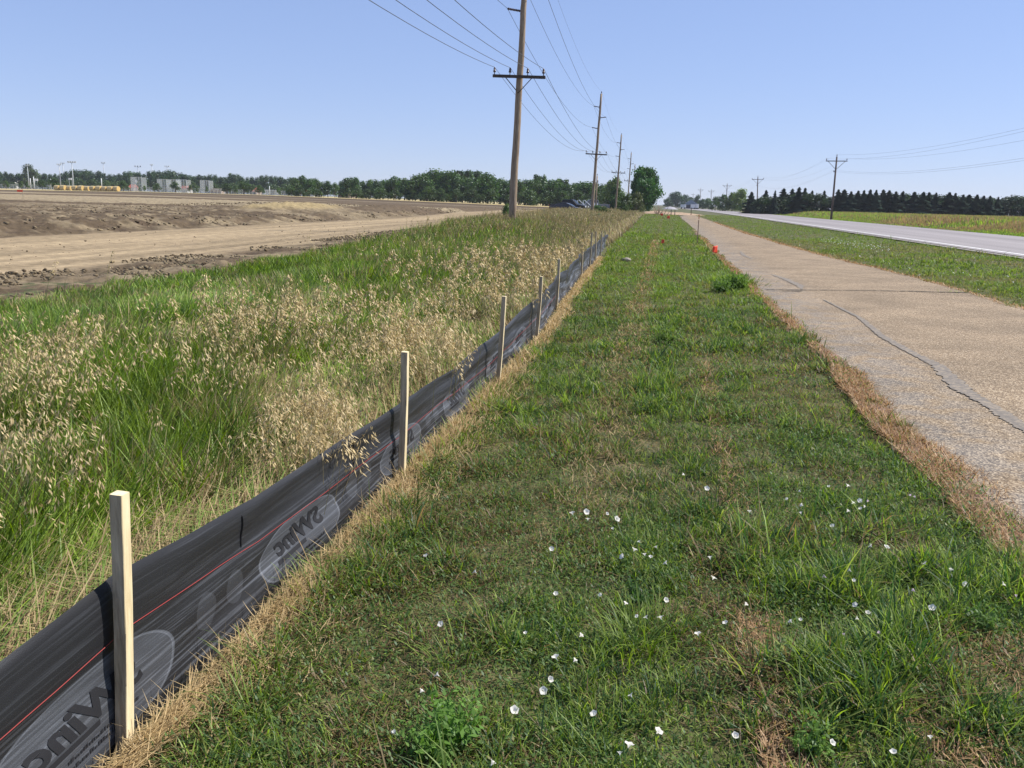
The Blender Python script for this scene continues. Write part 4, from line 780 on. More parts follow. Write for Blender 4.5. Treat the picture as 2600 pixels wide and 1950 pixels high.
leftt = [(0, 437), (14, 437), (28, 441), (45, 440), (60, 440), (72, 418.5), (82, 431), (98, 442), (112, 441), (126, 443), (140, 442), (156, 441), (168, 436), (182, 433), (190, 432), (205, 433), (217, 432), (228, 434), (240, 441), (250, 435), (262, 441), (278, 443), (292, 444), (304, 442), (316, 437), (328, 436), (340, 437), (352, 437), (366, 443), (378, 436), (390, 435), (402, 435), (415, 438), (430, 433.5), (442, 436), (458, 440), (470, 444), (482, 446), (492, 447), (506, 445), (520, 447), (533, 444), (546, 445), (560, 450), (572, 450), (584, 441), (593, 443), (602, 443), (614, 449), (628, 451), (640, 450), (652, 451), (664, 447), (676, 446), (688, 448), (700, 449), (712, 450), (724, 456), (736, 451), (745, 452), (-14, 438), (-28, 440)]
leftt.sort()
for i, (x, yt) in enumerate(leftt):
    kd = random.choice(['oval', 'oval', 'round']); tn = (.6, .75, .75) if random.random() < .8 else (.85, .95, .95)
    if x in (72, 82): tn = (1.1, 1., 1.1)
    tree(x, yt, 400+random.uniform(-12, 12), kd, 'broadleaf_tree', f'far dark tree behind the ball park, {ordn(i+1)} from the left edge', 'trees behind the ball park', wf=random.uniform(.9, 1.5) if kd == 'round' else random.uniform(.8, 1.2), tint=tn)
for i, (x, yt) in enumerate([(6, 460), (30, 462), (90, 462), (120, 463), (165, 458), (205, 456), (232, 455), (270, 458), (300, 460), (420, 458), (486, 460), (545, 466), (640, 468), (700, 470), (130, 455), (350, 462), (455, 462), (590, 465), (722, 468)]):
    tree(x, yt, 380+random.uniform(-6, 6), 'round', 'understory_tree', f'low olive green tree inside the ball park, {ordn(i+1)} in left to right order', 'low trees inside the ball park', wf=random.uniform(1.6, 2.2), tint=(.9, .95, .7))
young = [(14, 458, 1.), (54, 460, 1.), (69, 462, .9), (106, 457, 1.3), (138, 452, 1.6), (312, 458, 1.5), (324, 468, .7), (353, 473, .6), (366, 471, .9), (390, 470, .8), (401, 465, 1.3), (444, 461, 1.5), (484, 469, 1.1), (499, 475, .7), (524, 472, .6), (576, 466, 2.2), (597, 470, 1.), (618, 461, 2.), (657, 471, 1.5), (669, 478, .8), (707, 477, .9), (732, 480, 1.1)]
for i, (x, yt, wf) in enumerate(young):
    tree(x, yt, 262+random.uniform(-4, 4), 'young', 'young_tree', f'small planted tree along the park fence, {ordn(i+1)} from the left', 'young trees along the park fence', wf=wf*1.1, tint=(.75, .85, .6) if wf > 1 else (1.1, 1.2, .8))
# ------------------------------------------------------------------ ball park
M_white = mat('white_painted_steel', .5, .4, (.75, .77, .78)); M_grey = mat('galvanised_steel', .5, .5, (.45, .48, .5))
M_roofr = noise_mat('red_roof', [(.3, (.3, .07, .045)), (.7, (.42, .12, .08))], 3); M_wallw = mat('white_siding', .7, .3, (.72, .71, .69)); M_wallt = mat('tan_siding', .8, .2, (.42, .33, .27)); M_glass = mat('dark_glass', .1, .6, (.02, .025, .03)); M_roofg = mat('grey_roof', .7, .3, (.32, .31, .33)); M_navy = mat('dark_siding', .7, .3, (.035, .035, .055))
def net_mat():
    m = bpy.data.materials.new('chain_link'); m.use_nodes = True; nt = m.node_tree; b = nt.nodes['Principled BSDF']; b.inputs['Base Color'].default_value = (.42, .45, .46, 1); b.inputs['Roughness'].default_value = .5
    tr = N(m, 'ShaderNodeBsdfTransparent'); x = N(m, 'ShaderNodeMixShader'); x.inputs[0].default_value = .24; L(m, tr.outputs[0], x.inputs[1]); L(m, b.outputs[0], x.inputs[2]); L(m, x.outputs[0], nt.nodes['Material Output'].inputs[0]); return m
M_net = net_mat()
lights = [(69, 419, 395, 1), (150, 417, 370, 1), (159, 414, 420, 1), (182, 411, 372, 2), (262, 413, 410, 1), (350, 422, 400, 1.6), (385, 418, 460, .8), (424, 422, 440, 1.2)]
LLb = ['park floodlight mast in front of the tallest left tree', 'park floodlight mast, left of the close pair', 'thin park floodlight mast, right of the close pair', 'park floodlight mast with the widest lamp head', 'park floodlight mast above the right end of the hay bales', 'park floodlight mast behind the first backstop', 'faint far floodlight mast between the two backstops', 'park floodlight mast rising over the second backstop']
for i, (x, yt, D, w_) in enumerate(lights):
    p = at(x, yt, D); zb = Z(p.x, D); h = p.z-zb; r_ = empty('floodlight_mast', (p.x, D, zb), label=LLb[i], cat='light mast', group='floodlight masts over the ball park')
    mb = MB(); mb.tube([(0, 0, 0), (0, 0, h*.5), (0, 0, h-.3)], [.3, .22, .13], 8); mb.build('mast', M_grey, r_, True); mb = MB(); mb.box((0, 0, h-.35), (2.*w_, .2, .15)); mb.build('crossbar', M_grey, r_)
    for k in range(3 if w_ < 2 else 4): hb = MB(); hb.box(((-.9+1.8*k/(2 if w_ < 2 else 3))*w_, 0, h), (.42*w_, .4, .55), b=.08); hb.build('lamp', M_grey, r_)
def backstop(x0, x1, yt, D, label, panels=0):
    a_ = at(x0, yt, D); b_ = at(x1, yt, D); zb = Z((a_.x+b_.x)/2, D); W = b_.x-a_.x; h = a_.z-zb; r_ = empty('backstop', ((a_.x+b_.x)/2, D, zb), label=label, cat='backstop', group='ball field backstops')
    mb = MB(); mb.box((0, 0, h/2), (W, .03, h)); mb.box((-W/2+.02, 1.6, h/2), (.03, 3.1, h)); mb.box((W/2-.02, 1.6, h/2), (.03, 3.1, h)); mb.build('netting', M_net, r_); n = 4
    for k in range(n+1): p = MB(); p.tube([(-W/2+W*k/n, -.08, 0), (-W/2+W*k/n, -.08, h+.1)], .07, 6); p.build('post', M_grey, r_)
    for z in (h, h*.5): p = MB(); p.tube([(-W/2, -.1, z), (W/2, -.1, z)], .06, 5); p.build('rail', M_grey, r_)
    if panels: p = MB(); p.box((0, -.14, h*.72), (1., .04, .9)); p.build('white_sign', M_white, r_)
backstop(332, 359, 449.5, 300, 'tall pale mesh backstop with a small white sign, left of the two big ones', 1)
backstop(399, 422, 455, 300, 'open framed left wing of the second backstop'); backstop(422, 447, 456, 296, 'dense grey mesh panel in the middle of the second backstop', 1); backstop(447, 473, 456, 300, 'open framed right wing of the second backstop')
backstop(508, 530, 458, 300, 'pale mesh backstop standing alone left of the dark tree pair'); backstop(753, 765, 476, 285, 'low mesh backstop beside the red roofed shelter'); backstop(672, 700, 482, 300, 'low railing frame between the park trees')
def chain_fence(x0, x1, D, h, label):
    n = int((x1-x0)/9); P = [at(x0+(x1-x0)*k/n, 490, D) for k in range(n+1)]; r_ = empty('chain_link_fence', (P[0].x, D, Z(P[0].x, D)), label=label, cat='fence'); O = r_.location
    V = []; Fc = []
    for k, p in enumerate(P): z = Z(p.x, D)-O.z; V += [(p.x-O.x, 0, z), (p.x-O.x, 0, z+h), (p.x-O.x, .03, z), (p.x-O.x, .03, z+h)]
    for k in range(n): Fc += [(4*k, 4*k+4, 4*k+5, 4*k+1), (4*k+2, 4*k+3, 4*k+7, 4*k+6)]
    mb = MB(); mb.add(V, Fc); mb.build('netting', M_net, r_); mb = MB(); mb.tube([(v[0], -.05, v[2]) for v in V[1::4]], .04, 5); mb.build('top_rail', M_grey, r_)
    for k, p in enumerate(P): z = Z(p.x, D)-O.z; q = MB(); q.tube([(p.x-O.x, -.08, z), (p.x-O.x, -.08, z+h+.05)], .05, 5); q.build('post', M_grey, r_)
chain_fence(345, 805, 272, 1.5, 'long low galvanised chain link fence behind the stubble strip'); chain_fence(-20, 330, 285, 1.6, 'low chain link fence at the far left behind the hay bales')
def house(x0, x1, ytop, D, wh, rh, name, label, wm, rm, cat='building', depth=8., windows=2, door=True):
    a_ = at(x0, ytop, D); b_ = at(x1, ytop, D); W = b_.x-a_.x; zb = Z((a_.x+b_.x)/2, D); tot = a_.z-zb; hw = tot*wh; hr = tot-hw; r_ = empty(name, ((a_.x+b_.x)/2, D+depth/2, zb), label=label, cat=cat)
    mb = MB(); mb.box((0, 0, hw/2), (W*.94, depth*.94, hw)); mb.build('wall', wm, r_)
    mb = MB(); y0, y1 = -depth/2, depth/2; mb.add([(-W/2, y0, hw), (W/2, y0, hw), (W/2, y1, hw), (-W/2, y1, hw), (-W*rh/2, 0, tot), (W*rh/2, 0, tot)], [(0, 1, 5, 4), (2, 3, 4, 5), (1, 2, 5), (3, 0, 4), (0, 3, 2, 1)]); mb.build('roof', rm, r_)
    for k in range(windows): q = MB(); q.box((-W*.3+W*.6*k/max(1, windows-1), -depth*.47-.03, hw*.55), (W*.12, .06, hw*.3)); q.build('window', M_glass, r_)
    if door: q = MB(); q.box((W*.02, -depth*.47-.03, min(1.05, hw*.42)), (1., .06, min(2.1, hw*.84))); q.build('door', M_navy, r_)
    return r_
house(8, 60, 447, 430, .55, .5, 'park_building', 'white park building with grey roof at the far left', M_wallt, M_roofg); house(19, 36, 449, 424, .8, .9, 'white_shed', 'bright white upper block beside the grey roofed park building', M_wallw, M_wallw, windows=0, door=False, depth=4)
house(322, 338, 467, 310, .5, .7, 'dugout', 'low dugout with red roof left of the first backstop', M_wallt, M_roofr, depth=4, windows=1, door=False); house(453, 476, 471, 310, .5, .8, 'dugout', 'low dugout with red roof below the second backstop', M_wallw, M_roofr, depth=4, windows=2, door=False)
house(638, 650, 476, 330, .45, .1, 'park_shelter', 'small pavilion with pointed red roof between two park trees', M_wallt, M_roofr, depth=5, windows=0); house(763, 797, 474, 300, .5, .6, 'park_shelter', 'wide red roofed shelter half hidden by shrubs', M_wallw, M_roofr, depth=7, windows=2); house(856, 884, 478, 270, .5, .75, 'red_roofed_house', 'red roofed house at the left end of the shelterbelt', M_wallt, M_roofr, depth=7)
house(532, 562, 478, 300, .6, .9, 'dugout', 'long low dugout with brown roof beside the lone backstop', M_wallt, M_bark, depth=3, windows=1, door=False)
for i, (x, yt, yb, D, lb) in enumerate([(90, 453.5, 459, 340, 'white scoreboard on posts at the far left of the park'), (178, 452, 456.5, 350, 'small white scoreboard above the left end of the hay bales')]):
    p = at(x, yt, D); q = at(x, yb, D); zb = Z(p.x, D); r_ = empty('scoreboard', (p.x, D, zb), label=lb, cat='scoreboard'); h = p.z-zb; mb = MB(); mb.box((0, 0, h-(p.z-q.z)/2), (2.2 if i == 0 else 1.7, .2, p.z-q.z)); mb.build('board', M_white, r_)
    for s in (-.7, .7): k = MB(); k.tube([(s, .15, 0), (s, .15, h-.1)], .07, 6); k.build('post', M_grey, r_)
for i, (x, yt, D, lb) in enumerate([(76.5, 453, 300, 'thick white post at the far left of the park'), (84.8, 449, 290, 'taller white post right beside the far left scoreboard'), (257, 453, 300, 'white post above the right part of the hay bales'), (128, 455, 300, 'short grey post left of the dark round park tree'), (684, 473, 290, 'white post in the park between the two dark trees'), (884, 482, 262, 'white post beside the red roofed house')]):
    p = at(x, yt, D); zb = Z(p.x, D); mb = MB(); mb.tube([(0, 0, 0), (0, 0, p.z-zb), (0, 0, p.z-zb+.08)], [.13, .13, .05], 8); o = mb.build('park_post', M_white, None, True); o.location = (p.x, D, zb); tag(o, lb, 'post', 'white posts in the ball park')
# hay bales
M_hay = noise_mat('hay', [(.3, (.3, .22, .11)), (.5, (.45, .36, .2)), (.7, (.58, .49, .3))], 5, stretch=(1, 5, 5), bump=.6, bscale=18, dist=.05); M_hayend = noise_mat('hay_end', [(.35, (.4, .26, .09)), (.65, (.62, .45, .18))], 8)
bx = [139, 154, 169.5, 184, 199, 214, 229, 244.5, 259, 273.5, 289]
for i, x in enumerate(bx):
    D = 226+(.8 if i in (2, 5) else 0); pp = at(x+7, 483, D); rB = .72*(1+.05*math.sin(i*2.1)); zb = Z(pp.x, D)-.04
    r_ = empty('hay_bale', (pp.x, D, zb), R(-6+4*math.sin(i*3)), label=f'round golden hay bale lying in the row before the park, {ordn(i+1)} from the left', cat='hay bale', group='round hay bales in a row')
    mb = MB(); n = 5; mb.tube([(-.72+1.44*k/n, 0, rB) for k in range(n+1)], [rB*.95]+[rB]*(n-1)+[rB*.95], 20, cap=False); mb.build('straw_roll', M_hay, r_, True)
    for s in (-1, 1): q = MB(); q.tube([(s*.715, 0, rB), (s*.735, 0, rB)], [rB*.95, rB*.8], 20); q.build('end_face', M_hayend, r_)

# ------------------------------------------------------------------ far road end
house(1737, 1775, 507, 430, .45, .12, 'barn', 'dark barn with grey gable roof at the far end of the road', M_navy, M_glass, depth=12, windows=2)
for i, (x0, x1, yt, D, lb) in enumerate([(1728, 1742, 519, 400, 'long white trailer left of the dark barn'), (1754, 1766, 518.5, 398, 'white trailer parked in front of the dark barn'), (1767, 1774, 518, 398, 'white box truck body at the right of the dark barn')]):
    a_ = at(x0, yt, D); b_ = at(x1, yt, D); W = b_.x-a_.x; zb = Z(a_.x, D); h = max(1.6, a_.z-zb); r_ = empty('trailer', ((a_.x+b_.x)/2, D, zb), label=lb, cat='trailer', group='white trailers by the barn'); mb = MB(); mb.box((0, 0, .5+(h-.5)/2), (W, 2.2, h-.5), b=.1); mb.build('body', M_wallw, r_)
    for s in (-.3, .3): q = MB(); q.tube([(s*W, -1.15, .35), (s*W, -.95, .35)], .35, 12); q.build('wheel', M_glass, r_)
M_sand = noise_mat('heaped_dirt', [(.3, (.25, .17, .11)), (.7, (.45, .33, .22))], 3, bump=.5)
def mound(px, py, D, sx, sy, sz, name, label, m):
    p = at(px, py, D); g = np.random.default_rng(int(px)); n = 24; th = np.linspace(0, 2*np.pi, n, endpoint=False); V = []; 
    for k, rr_ in enumerate(np.linspace(0, 1, 9)): 
        for t in th: q = 1+.25*(g.random()-.5); V.append((sx*rr_*math.cos(t)*q, sy*rr_*math.sin(t)*q, sz*(1-rr_**1.6)*(1+.25*(g.random()-.5))-.05))
    Fc = [(k*n+j, (k+1)*n+j, (k+1)*n+(j+1) % n, k*n+(j+1) % n) for k in range(8) for j in range(n)]; mb = MB(); mb.add(V, Fc); o = fixn(mb.build(name, m, None, True)); o.location = (p.x, D, Z(p.x, D)+.01); tag(o, label, 'mound'); return o
mound(1668, 540, 146, 5.5, 2.2, .5, 'dirt_mound', 'low tan dirt heap across the end of the mown strip', M_sand); mound(1720, 538, 152, 4.5, 2., .4, 'dirt_mound', 'low tan dirt heap across the end of the trail', M_sand)
mound(1700, 529, 330, 3., 3., .9, 'gravel_mound', 'pale grey gravel heap beyond the end of the trail', M_roofg)
mb = MB(); g = random.Random(4); P0 = at(1679, 540, 141); zb = Z(P0.x, 141)
for k in range(16): a0 = g.uniform(-1.1, 1.1); mb.tube([(a0, g.uniform(-.6, .6), 0), (a0+g.uniform(-.8, .8), g.uniform(-.6, .6), g.uniform(.5, 1.5))], [.06, .02], 5)
o = mb.build('brush_pile', noise_mat('dry_brush', [(.3, (.3, .19, .12)), (.7, (.5, .36, .25))], 4)); o.location = (P0.x, 141, zb); tag(o, 'tangled tan brush pile at the right foot of the big bush', 'brush pile')
for i, (x, yt, yb, D, lb) in enumerate([(1704.5, 532, 541, 140, 'short wooden post left across the trail end'), (1714, 534, 542, 138, 'short wooden post in the middle of the trail end'), (1755.5, 530, 538, 150, 'dark short post in the verge beside the trail end'), (1510, 517, 524, 150, 'little white post just right of the second tall pole'), (1516.5, 517, 524, 150, 'little white post, right one of the pair by the second tall pole')]):
    p = at(x, yt, D); zb = Z(p.x, D); h = max(.7, p.z-zb); mb = MB(); mb.tube([(0, 0, -.1), (0, 0, h), (0, 0, h+.04)], [.06, .06, .03], 7); o = mb.build('marker_post', M_white if i > 2 else M_pole2, None, True); o.location = (p.x, D, zb); tag(o, lb, 'post', 'short marker posts')

# ------------------------------------------------------------------ survey flags, laths, rock
M_flag = mat('orange_flag_plastic', .55, .3, (.85, .085, .035)); 
nt = M_flag.node_tree; M_flag.node_tree.nodes['Principled BSDF'].inputs['Transmission Weight'].default_value = 0
fl = [(1820, 650, 29.2, .18, .25, .04, 'largest orange pin flag at the left edge of the trail'), (1686, 624, 36, .17, .17, .03, 'orange pin flag standing in the middle of the mown strip'), (1700, 562, 88, .3, .3, .2, 'far orange pin flag at the trail edge, nearer of the far pair'), (1683, 553, 113, .38, .3, .2, 'farthest orange pin flag at the end of the mown strip')]
for i, (x, y, D, fw, fh, gap, lb) in enumerate(fl):
    p = gnd(x, y); r_ = empty('pin_flag', (p.x, p.y, 0), R([35, -35, 10, -25][i]), label=lb, cat='flag', group='orange survey pin flags'); top = gap+fh+.05
    mb = MB(); mb.tube([(0, 0, -.05), (.008, 0, top*.5), (.0, .01, top)], .002 if i < 2 else .008, 5); mb.build('wire_stem', M_metal, r_)
    V = []; nU, nV = 7, 6
    for a_ in range(nU):
        for b_ in range(nV): u, v = a_/(nU-1), b_/(nV-1); V.append((-fw*u*(.95+.1*math.sin(v*4+i)), .03*math.sin(u*6+v*2+i)*u, top-fh*(1-v)*(1-.35*u)-.22*fh*u-.03*u*math.sin(v*5)))
    Fc = [(a_*nV+b_, (a_+1)*nV+b_, (a_+1)*nV+b_+1, a_*nV+b_+1) for a_ in range(nU-1) for b_ in range(nV-1)]; q = MB(); q.add(V, Fc); o = q.build('flag', M_flag, r_, True); s_ = o.modifiers.new('t', 'SOLIDIFY'); s_.thickness = .002
M_lath = noise_mat('lath_wood', [(.3, (.25, .15, .1)), (.7, (.42, .28, .2))], 6, stretch=(3, 3, .5)); M_lt = mat('lath_orange_paint', .7, .3, (.75, .28, .14))
for i, (x, yb, yt, D, lb) in enumerate([(1770, 619, 545, 38.5, 'thin wooden survey lath standing at the left edge of the trail'), (59, 504, 481, 75, 'thin survey lath with an orange top out in the soil field')]):
    p = at(x, yb, D); zb = Z(p.x, D); r_ = empty('survey_lath', (p.x, D, zb), R(15), label=lb, cat='lath', group='survey laths'); h = at(x, yt, D).z-zb; wd = .035 if i == 0 else .06
    mb = MB(); mb.box((0, 0, h*.43-.05), (wd, .01, h*.86)); mb.build('lath', M_lath if i == 0 else M_stake, r_); q = MB(); q.box((0, 0, h*.93), (wd+.003, .013, h*.14)); q.build('painted_top', M_lt, r_)
    if i: q = MB(); q.box((-.25, 0, h*.85), (.5, .02, .2)); q.build('ribbon', M_flag, r_)
def rock(p, s, name, label, m, seed=1, z=0):
    bm = bmesh.new(); bmesh.ops.create_icosphere(bm, subdivisions=3, radius=1); g = np.random.default_rng(seed); o3 = g.random(3)*50
    for v in bm.verts:
        q = fbm(np.array([v.co.x*1.3+o3[0]+v.co.z]), np.array([v.co.y*1.3+o3[1]-v.co.z*.7]), 3)[0]; f = .7+.6*q; v.co = Vector((v.co.x*s[0]*f, v.co.y*s[1]*f, v.co.z*s[2]*f))
    me = bpy.data.meshes.new(name); bm.to_mesh(me); bm.free(); me.materials.append(m); o = bpy.data.objects.new(name, me); col.objects.link(o); o.location = (p[0], p[1], z); tag(o, label, 'rock'); return o
M_rock = noise_mat('pale_stone', [(.3, (.18, .15, .12)), (.7, (.38, .33, .27))], 9, bump=.4)
p = gnd(1590, 664); rock(p, (.13, .08, .06), 'field_stone', 'pale rounded stone lying alone in the mown grass', M_rock, 2, .05)
p = gnd(1662, 543); rock(p, (.3, .25, .22), 'field_stone', 'tiny white stone at the far end of the mown strip', M_white, 5, .15)
# leafy weeds
def weed(px, py, h, rad, nst, c, label):
    p = gnd(px, py); gg = np.random.default_rng(int(px+py)); out = []
    for k in range(nst):
        a = gg.random()*6.28; le = .15+.9*gg.random(); L_ = h*(.6+.5*gg.random()); m = 16; t = .15+.85*gg.random(m)
        bx_ = np.cos(a)*(rad*.2*gg.random()+np.sin(le)*L_*t); by_ = np.sin(a)*(rad*.2*gg.random()+np.sin(le)*L_*t); bz = np.cos(le)*L_*t+.01
        col_ = np.array(c)*(.65+.7*gg.random((m, 1))); out.append(leaves(p.x+bx_+gg.normal(0, rad*.09, m), p.y+by_+gg.normal(0, rad*.09, m), bz, (.35+.65*gg.random(m))*h*.16*(1.1-.5*t), col_, 1.3))
    V, T, C = join(out+[blades('', np.array([[p.x, p.y, 0.]]*nst), rn(nst, .5, 1.)*h, rn(nst, .003, .005), rn(nst, 0, 6.28), rn(nst, .15, 1.), rn(nst, 0, .3), np.array([c]*nst), np.array([c]*nst), 2, None)]); V = V-np.array([p.x, p.y, 0]); o = nmesh('leafy_weed', V, T, C, M_grass); o.location = (p.x, p.y, 0); tag(o, label, 'weed', 'leafy weeds in the mown grass')
weed(1868, 735, .36, .42, 120, (.15, .24, .05), 'large bushy weed clump overhanging the left edge of the trail')
weed(1830, 742, .27, .4, 60, (.13, .21, .05), 'lower yellow green part of the weed clump beside the trail')
weed(1150, 1890, .17, .14, 26, (.14, .26, .05), 'pale green prickly weed at the bottom of the lawn near the fence side')
weed(1100, 1930, .15, .13, 22, (.14, .25, .05), 'pale green weed at the very bottom edge, left of the prickly one')
weed(2055, 1915, .12, .12, 20, (.14, .24, .05), 'pale green leafy weed at the bottom edge on the right')
weed(2500, 1600, .12, .14, 22, (.12, .2, .05), 'pale weed rosette near the right edge among the flowers')
weed(1620, 1530, .1, .12, 22, (.06, .12, .03), 'dark leafy weed in a hollow beside the middle flowers')
weed(2250, 1585, .09, .16, 26, (.07, .14, .035), 'dark leafy weed below the large open flower')
weed(1690, 870, .22, .2, 26, (.13, .2, .04), 'small yellow green weed in the middle of the mown strip')
# clods of soil (countless)
def clods():
    bm = bmesh.new(); bmesh.ops.create_icosphere(bm, subdivisions=1, radius=1); bv = np.array([v.co[:] for v in bm.verts]); bf = np.array([[v.index for v in f.verts] for f in bm.faces]); bm.free()
    x = []; y = []; s = []
    def put(n, x0, x1, y0, y1, s0, s1):
        xx = rn(n, x0, x1); yy = rn(n, y0, y1); k = rng.random(n) < ss(.4, .6, fbm(xx, yy, 3, .6)); x.extend(xx[k]); y.extend(yy[k]); s.extend((s0+(s1-s0)*rng.random(n)**3)[k])
    put(22000, -12.3, -8.8, 5, 60, .006, .045); put(30000, -45, -21.5, 14, 95, .012, .085); put(400, -21, -12, 8, 60, .01, .035)
    x, y, s = map(np.array, (x, y, s)); n = len(x); z = zt(x, y); V = bv[None]*(1+1.1*(rng.random((n, len(bv), 1))-.5))*s[:, None, None]*np.array([1.2, 1., .7])+np.stack([x, y, z+s*.25+.02], 1)[:, None]
    T = (np.arange(n)*len(bv))[:, None, None]+bf[None]; c = mixc(BRN*.9, TAN*.85, rng.random(n)); return nmesh('soil_clods', V.reshape(-1, 3), T.reshape(-1, 3), np.repeat(c, len(bv), 0), M_soil)
tag(clods(), 'brown lumps of dug soil strewn beside the dirt track', 'soil', kind='stuff')

# ------------------------------------------------------------------ vehicles
def paint(name, c, rough=.25):
    m = mat(name, rough, .25, c); m.node_tree.nodes['Principled BSDF'].inputs['Coat Weight'].default_value = .15; m.node_tree.nodes['Principled BSDF'].inputs['Coat Roughness'].default_value = .08; return m
M_black = paint('black_car_paint', (.008, .008, .01), .5); M_slate = paint('slate_car_paint', (.05, .052, .065), .4); M_silver = paint('silver_car_paint', (.24, .235, .225), .4); M_win = mat('tinted_glass', .2, .3, (.015, .02, .022)); M_chrome = mat('chrome', .15, .8, (.75, .75, .76), .9); M_tyre = mat('tyre_rubber', .85, .2, (.02, .02, .02)); M_lamp = mat('headlamp_glass', .15, .8, (.8, .8, .78)); M_tail = mat('tail_lamp', .3, .5, (.4, .02, .02))
def shell(prof, hw, tumble=0., zmin=None):
    """prof (x,z) closed side outline; lofted over the width with pulled in sides"""
    ts = [(-1, .0), (-.96, .55), (-.86, 1.), (.86, 1.), (.96, .55), (1, .0)]; V = []; n = len(prof); cz = sum(p[1] for p in prof)/n; cx = sum(p[0] for p in prof)/n
    for t, f in ts:
        for (x, z) in prof:
            k = .955+.045*f; zz = cz+(z-cz)*(k if z > cz else 1); V.append((cx+(x-cx)*(.975+.025*f), t*(hw-tumble*max(0, (z-cz))), zz))
    Fc = [(a_*n+j, a_*n+(j+1) % n, (a_+1)*n+(j+1) % n, (a_+1)*n+j) for a_ in range(5) for j in range(n)]+[tuple(range(n)), tuple(range(6*n-1, 5*n-1, -1))]; mb = MB(); mb.add(V, Fc); return mb
def wheels(root, xs_, hw, r):
    for x in xs_:
        for s in (-1, 1):
            q = MB(); q.tube([(x, s*(hw-.24), r), (x, s*(hw-.2), r), (x, s*(hw-.02), r), (x, s*(hw), r)], [r*.9, r, r, r*.9], 22); w_ = q.build('tyre', M_tyre, root, False); fixn(w_)
            q = MB(); q.tube([(x, s*(hw-.05), r), (x, s*(hw+.01), r), (x, s*(hw+.015), r)], [r*.62, r*.62, r*.2], 14); w2 = q.build('rim', M_chrome, w_); fixn(w2)
def panes(root, quads, hw, tumble=0):
    for qd in quads:
        for s in (-1, 1):
            q = MB(); q.prism(qd, s*hw-.012, s*hw+.012); o = q.build('side_window', M_win, root); fixn(o)
def pickup(loc_, rz, pm, label, name='pickup_truck'):
    r_ = empty(name, loc_, rz, label=label, cat='pickup truck'); hw = 1.
    body = [(-2.95, .62), (-2.95, 1.18), (-.95, 1.2), (1.35, 1.22), (2.55, 1.12), (2.85, .95), (2.88, .5), (2.4, .42), (2.3, .75), (2.0, .9), (1.65, .88), (1.4, .72), (1.3, .42), (-1.35, .42), (-1.45, .75), (-1.75, .9), (-2.1, .88), (-2.35, .7), (-2.4, .5)]
    fixn(shell(body, hw).build('body', pm, r_, False)); cab = [(-.95, 1.17), (-.9, 1.86), (-.6, 1.95), (.55, 1.95), (.8, 1.88), (1.5, 1.2)]; fixn(shell(cab, hw-.07, .22).build('cab', pm, r_))
    panes(r_, [[(-.78, 1.24), (-.75, 1.78), (-.05, 1.8), (-.05, 1.24)], [(.05, 1.24), (.05, 1.8), (.62, 1.78), (1.15, 1.24)]], hw-.115)
    q = MB(); q.add([(1.47, -.72, 1.27), (1.47, .72, 1.27), (.88, .62, 1.84), (.88, -.62, 1.84)], [(0, 1, 2, 3)]); o = q.build('windscreen', M_win, r_); o.location.x = .03
    wheels(r_, (-1.88, 1.84), hw, .41)
    for s in (-1, 1):
        q = MB(); q.box((2.84, s*.78, .93), (.12, .36, .2)); q.build('headlight', M_lamp, r_); q = MB(); q.box((.98, s*1.08, 1.32), (.14, .22, .22), b=.03); q.build('mirror', pm, r_); q = MB(); q.box((-2.93, s*.85, 1.), (.08, .2, .34)); q.build('tail_light', M_tail, r_)
    q = MB(); q.box((2.9, 0, .92), (.06, 1.2, .3)); q.build('grille', M_chrome, r_); q = MB(); q.box((2.95, 0, .58), (.16, 1.9, .2), b=.04); q.build('bumper', M_chrome, r_); q = MB(); q.box((-2., 0, 1.2), (1.6, 1.6, .03)); q.build('bed_floor', M_glass, r_); return r_
def sedan(loc_, rz, pm, label):
    r_ = empty('sedan_car', loc_, rz, label=label, cat='car'); hw = .91
    body = [(-2.3, .45), (-2.36, .8), (-2.2, .98), (-1.3, 1.0), (1.0, .95), (1.95, .82), (2.3, .66), (2.34, .4), (1.8, .3), (1.7, .55), (1.45, .66), (1.15, .6), (1., .3), (-1., .3), (-1.1, .58), (-1.4, .66), (-1.7, .56), (-1.8, .34)]
    fixn(shell(body, hw).build('body', pm, r_)); cab = [(-1.75, .95), (-1.1, 1.33), (-.5, 1.45), (.15, 1.45), (.6, 1.32), (1.25, .93)]; fixn(shell(cab, hw-.1, .3).build('roof', pm, r_))
    panes(r_, [[(-1.3, 1.0), (-.95, 1.27), (-.38, 1.35), (-.38, 1.0)], [(-.3, 1.0), (-.3, 1.36), (.15, 1.36), (.48, 1.26), (.85, 1.0)]], hw-.145)
    q = MB(); q.add([(1.18, -.68, 1.0), (1.18, .68, 1.0), (.62, .55, 1.3), (.62, -.55, 1.3)], [(0, 1, 2, 3)]); o = q.build('windscreen', M_win, r_); o.location = (.03, 0, .02); wheels(r_, (-1.4, 1.42), hw, .33)
    for s in (-1, 1): q = MB(); q.box((2.12, s*.66, .7), (.3, .34, .13)); q.build('headlight', M_lamp, r_); q = MB(); q.box((.78, s*.98, 1.02), (.12, .2, .14), b=.03); q.build('mirror', pm, r_)
    return r_
def vplace(px, D): p = at(px, 520, D); return p.x
x = vplace(1445, 136); pickup((x, 136, max(Z(x, 136)-.1, at(1440, 508.5, 136).z-1.95)), R(-10), M_black, 'black crew cab pickup truck parked behind the tall dry grass')
x = vplace(1437, 127); sedan((x, 127, max(Z(x, 127)-.15, at(1430, 518, 127).z-1.45)), R(-9), M_slate, 'dark grey sedan parked in front of the black pickup')
x = vplace(1506, 158); pickup((x, 158, Z(x, 158)), R(188), M_silver, 'silver pickup truck with dark cab, half hidden by the second tall pole')
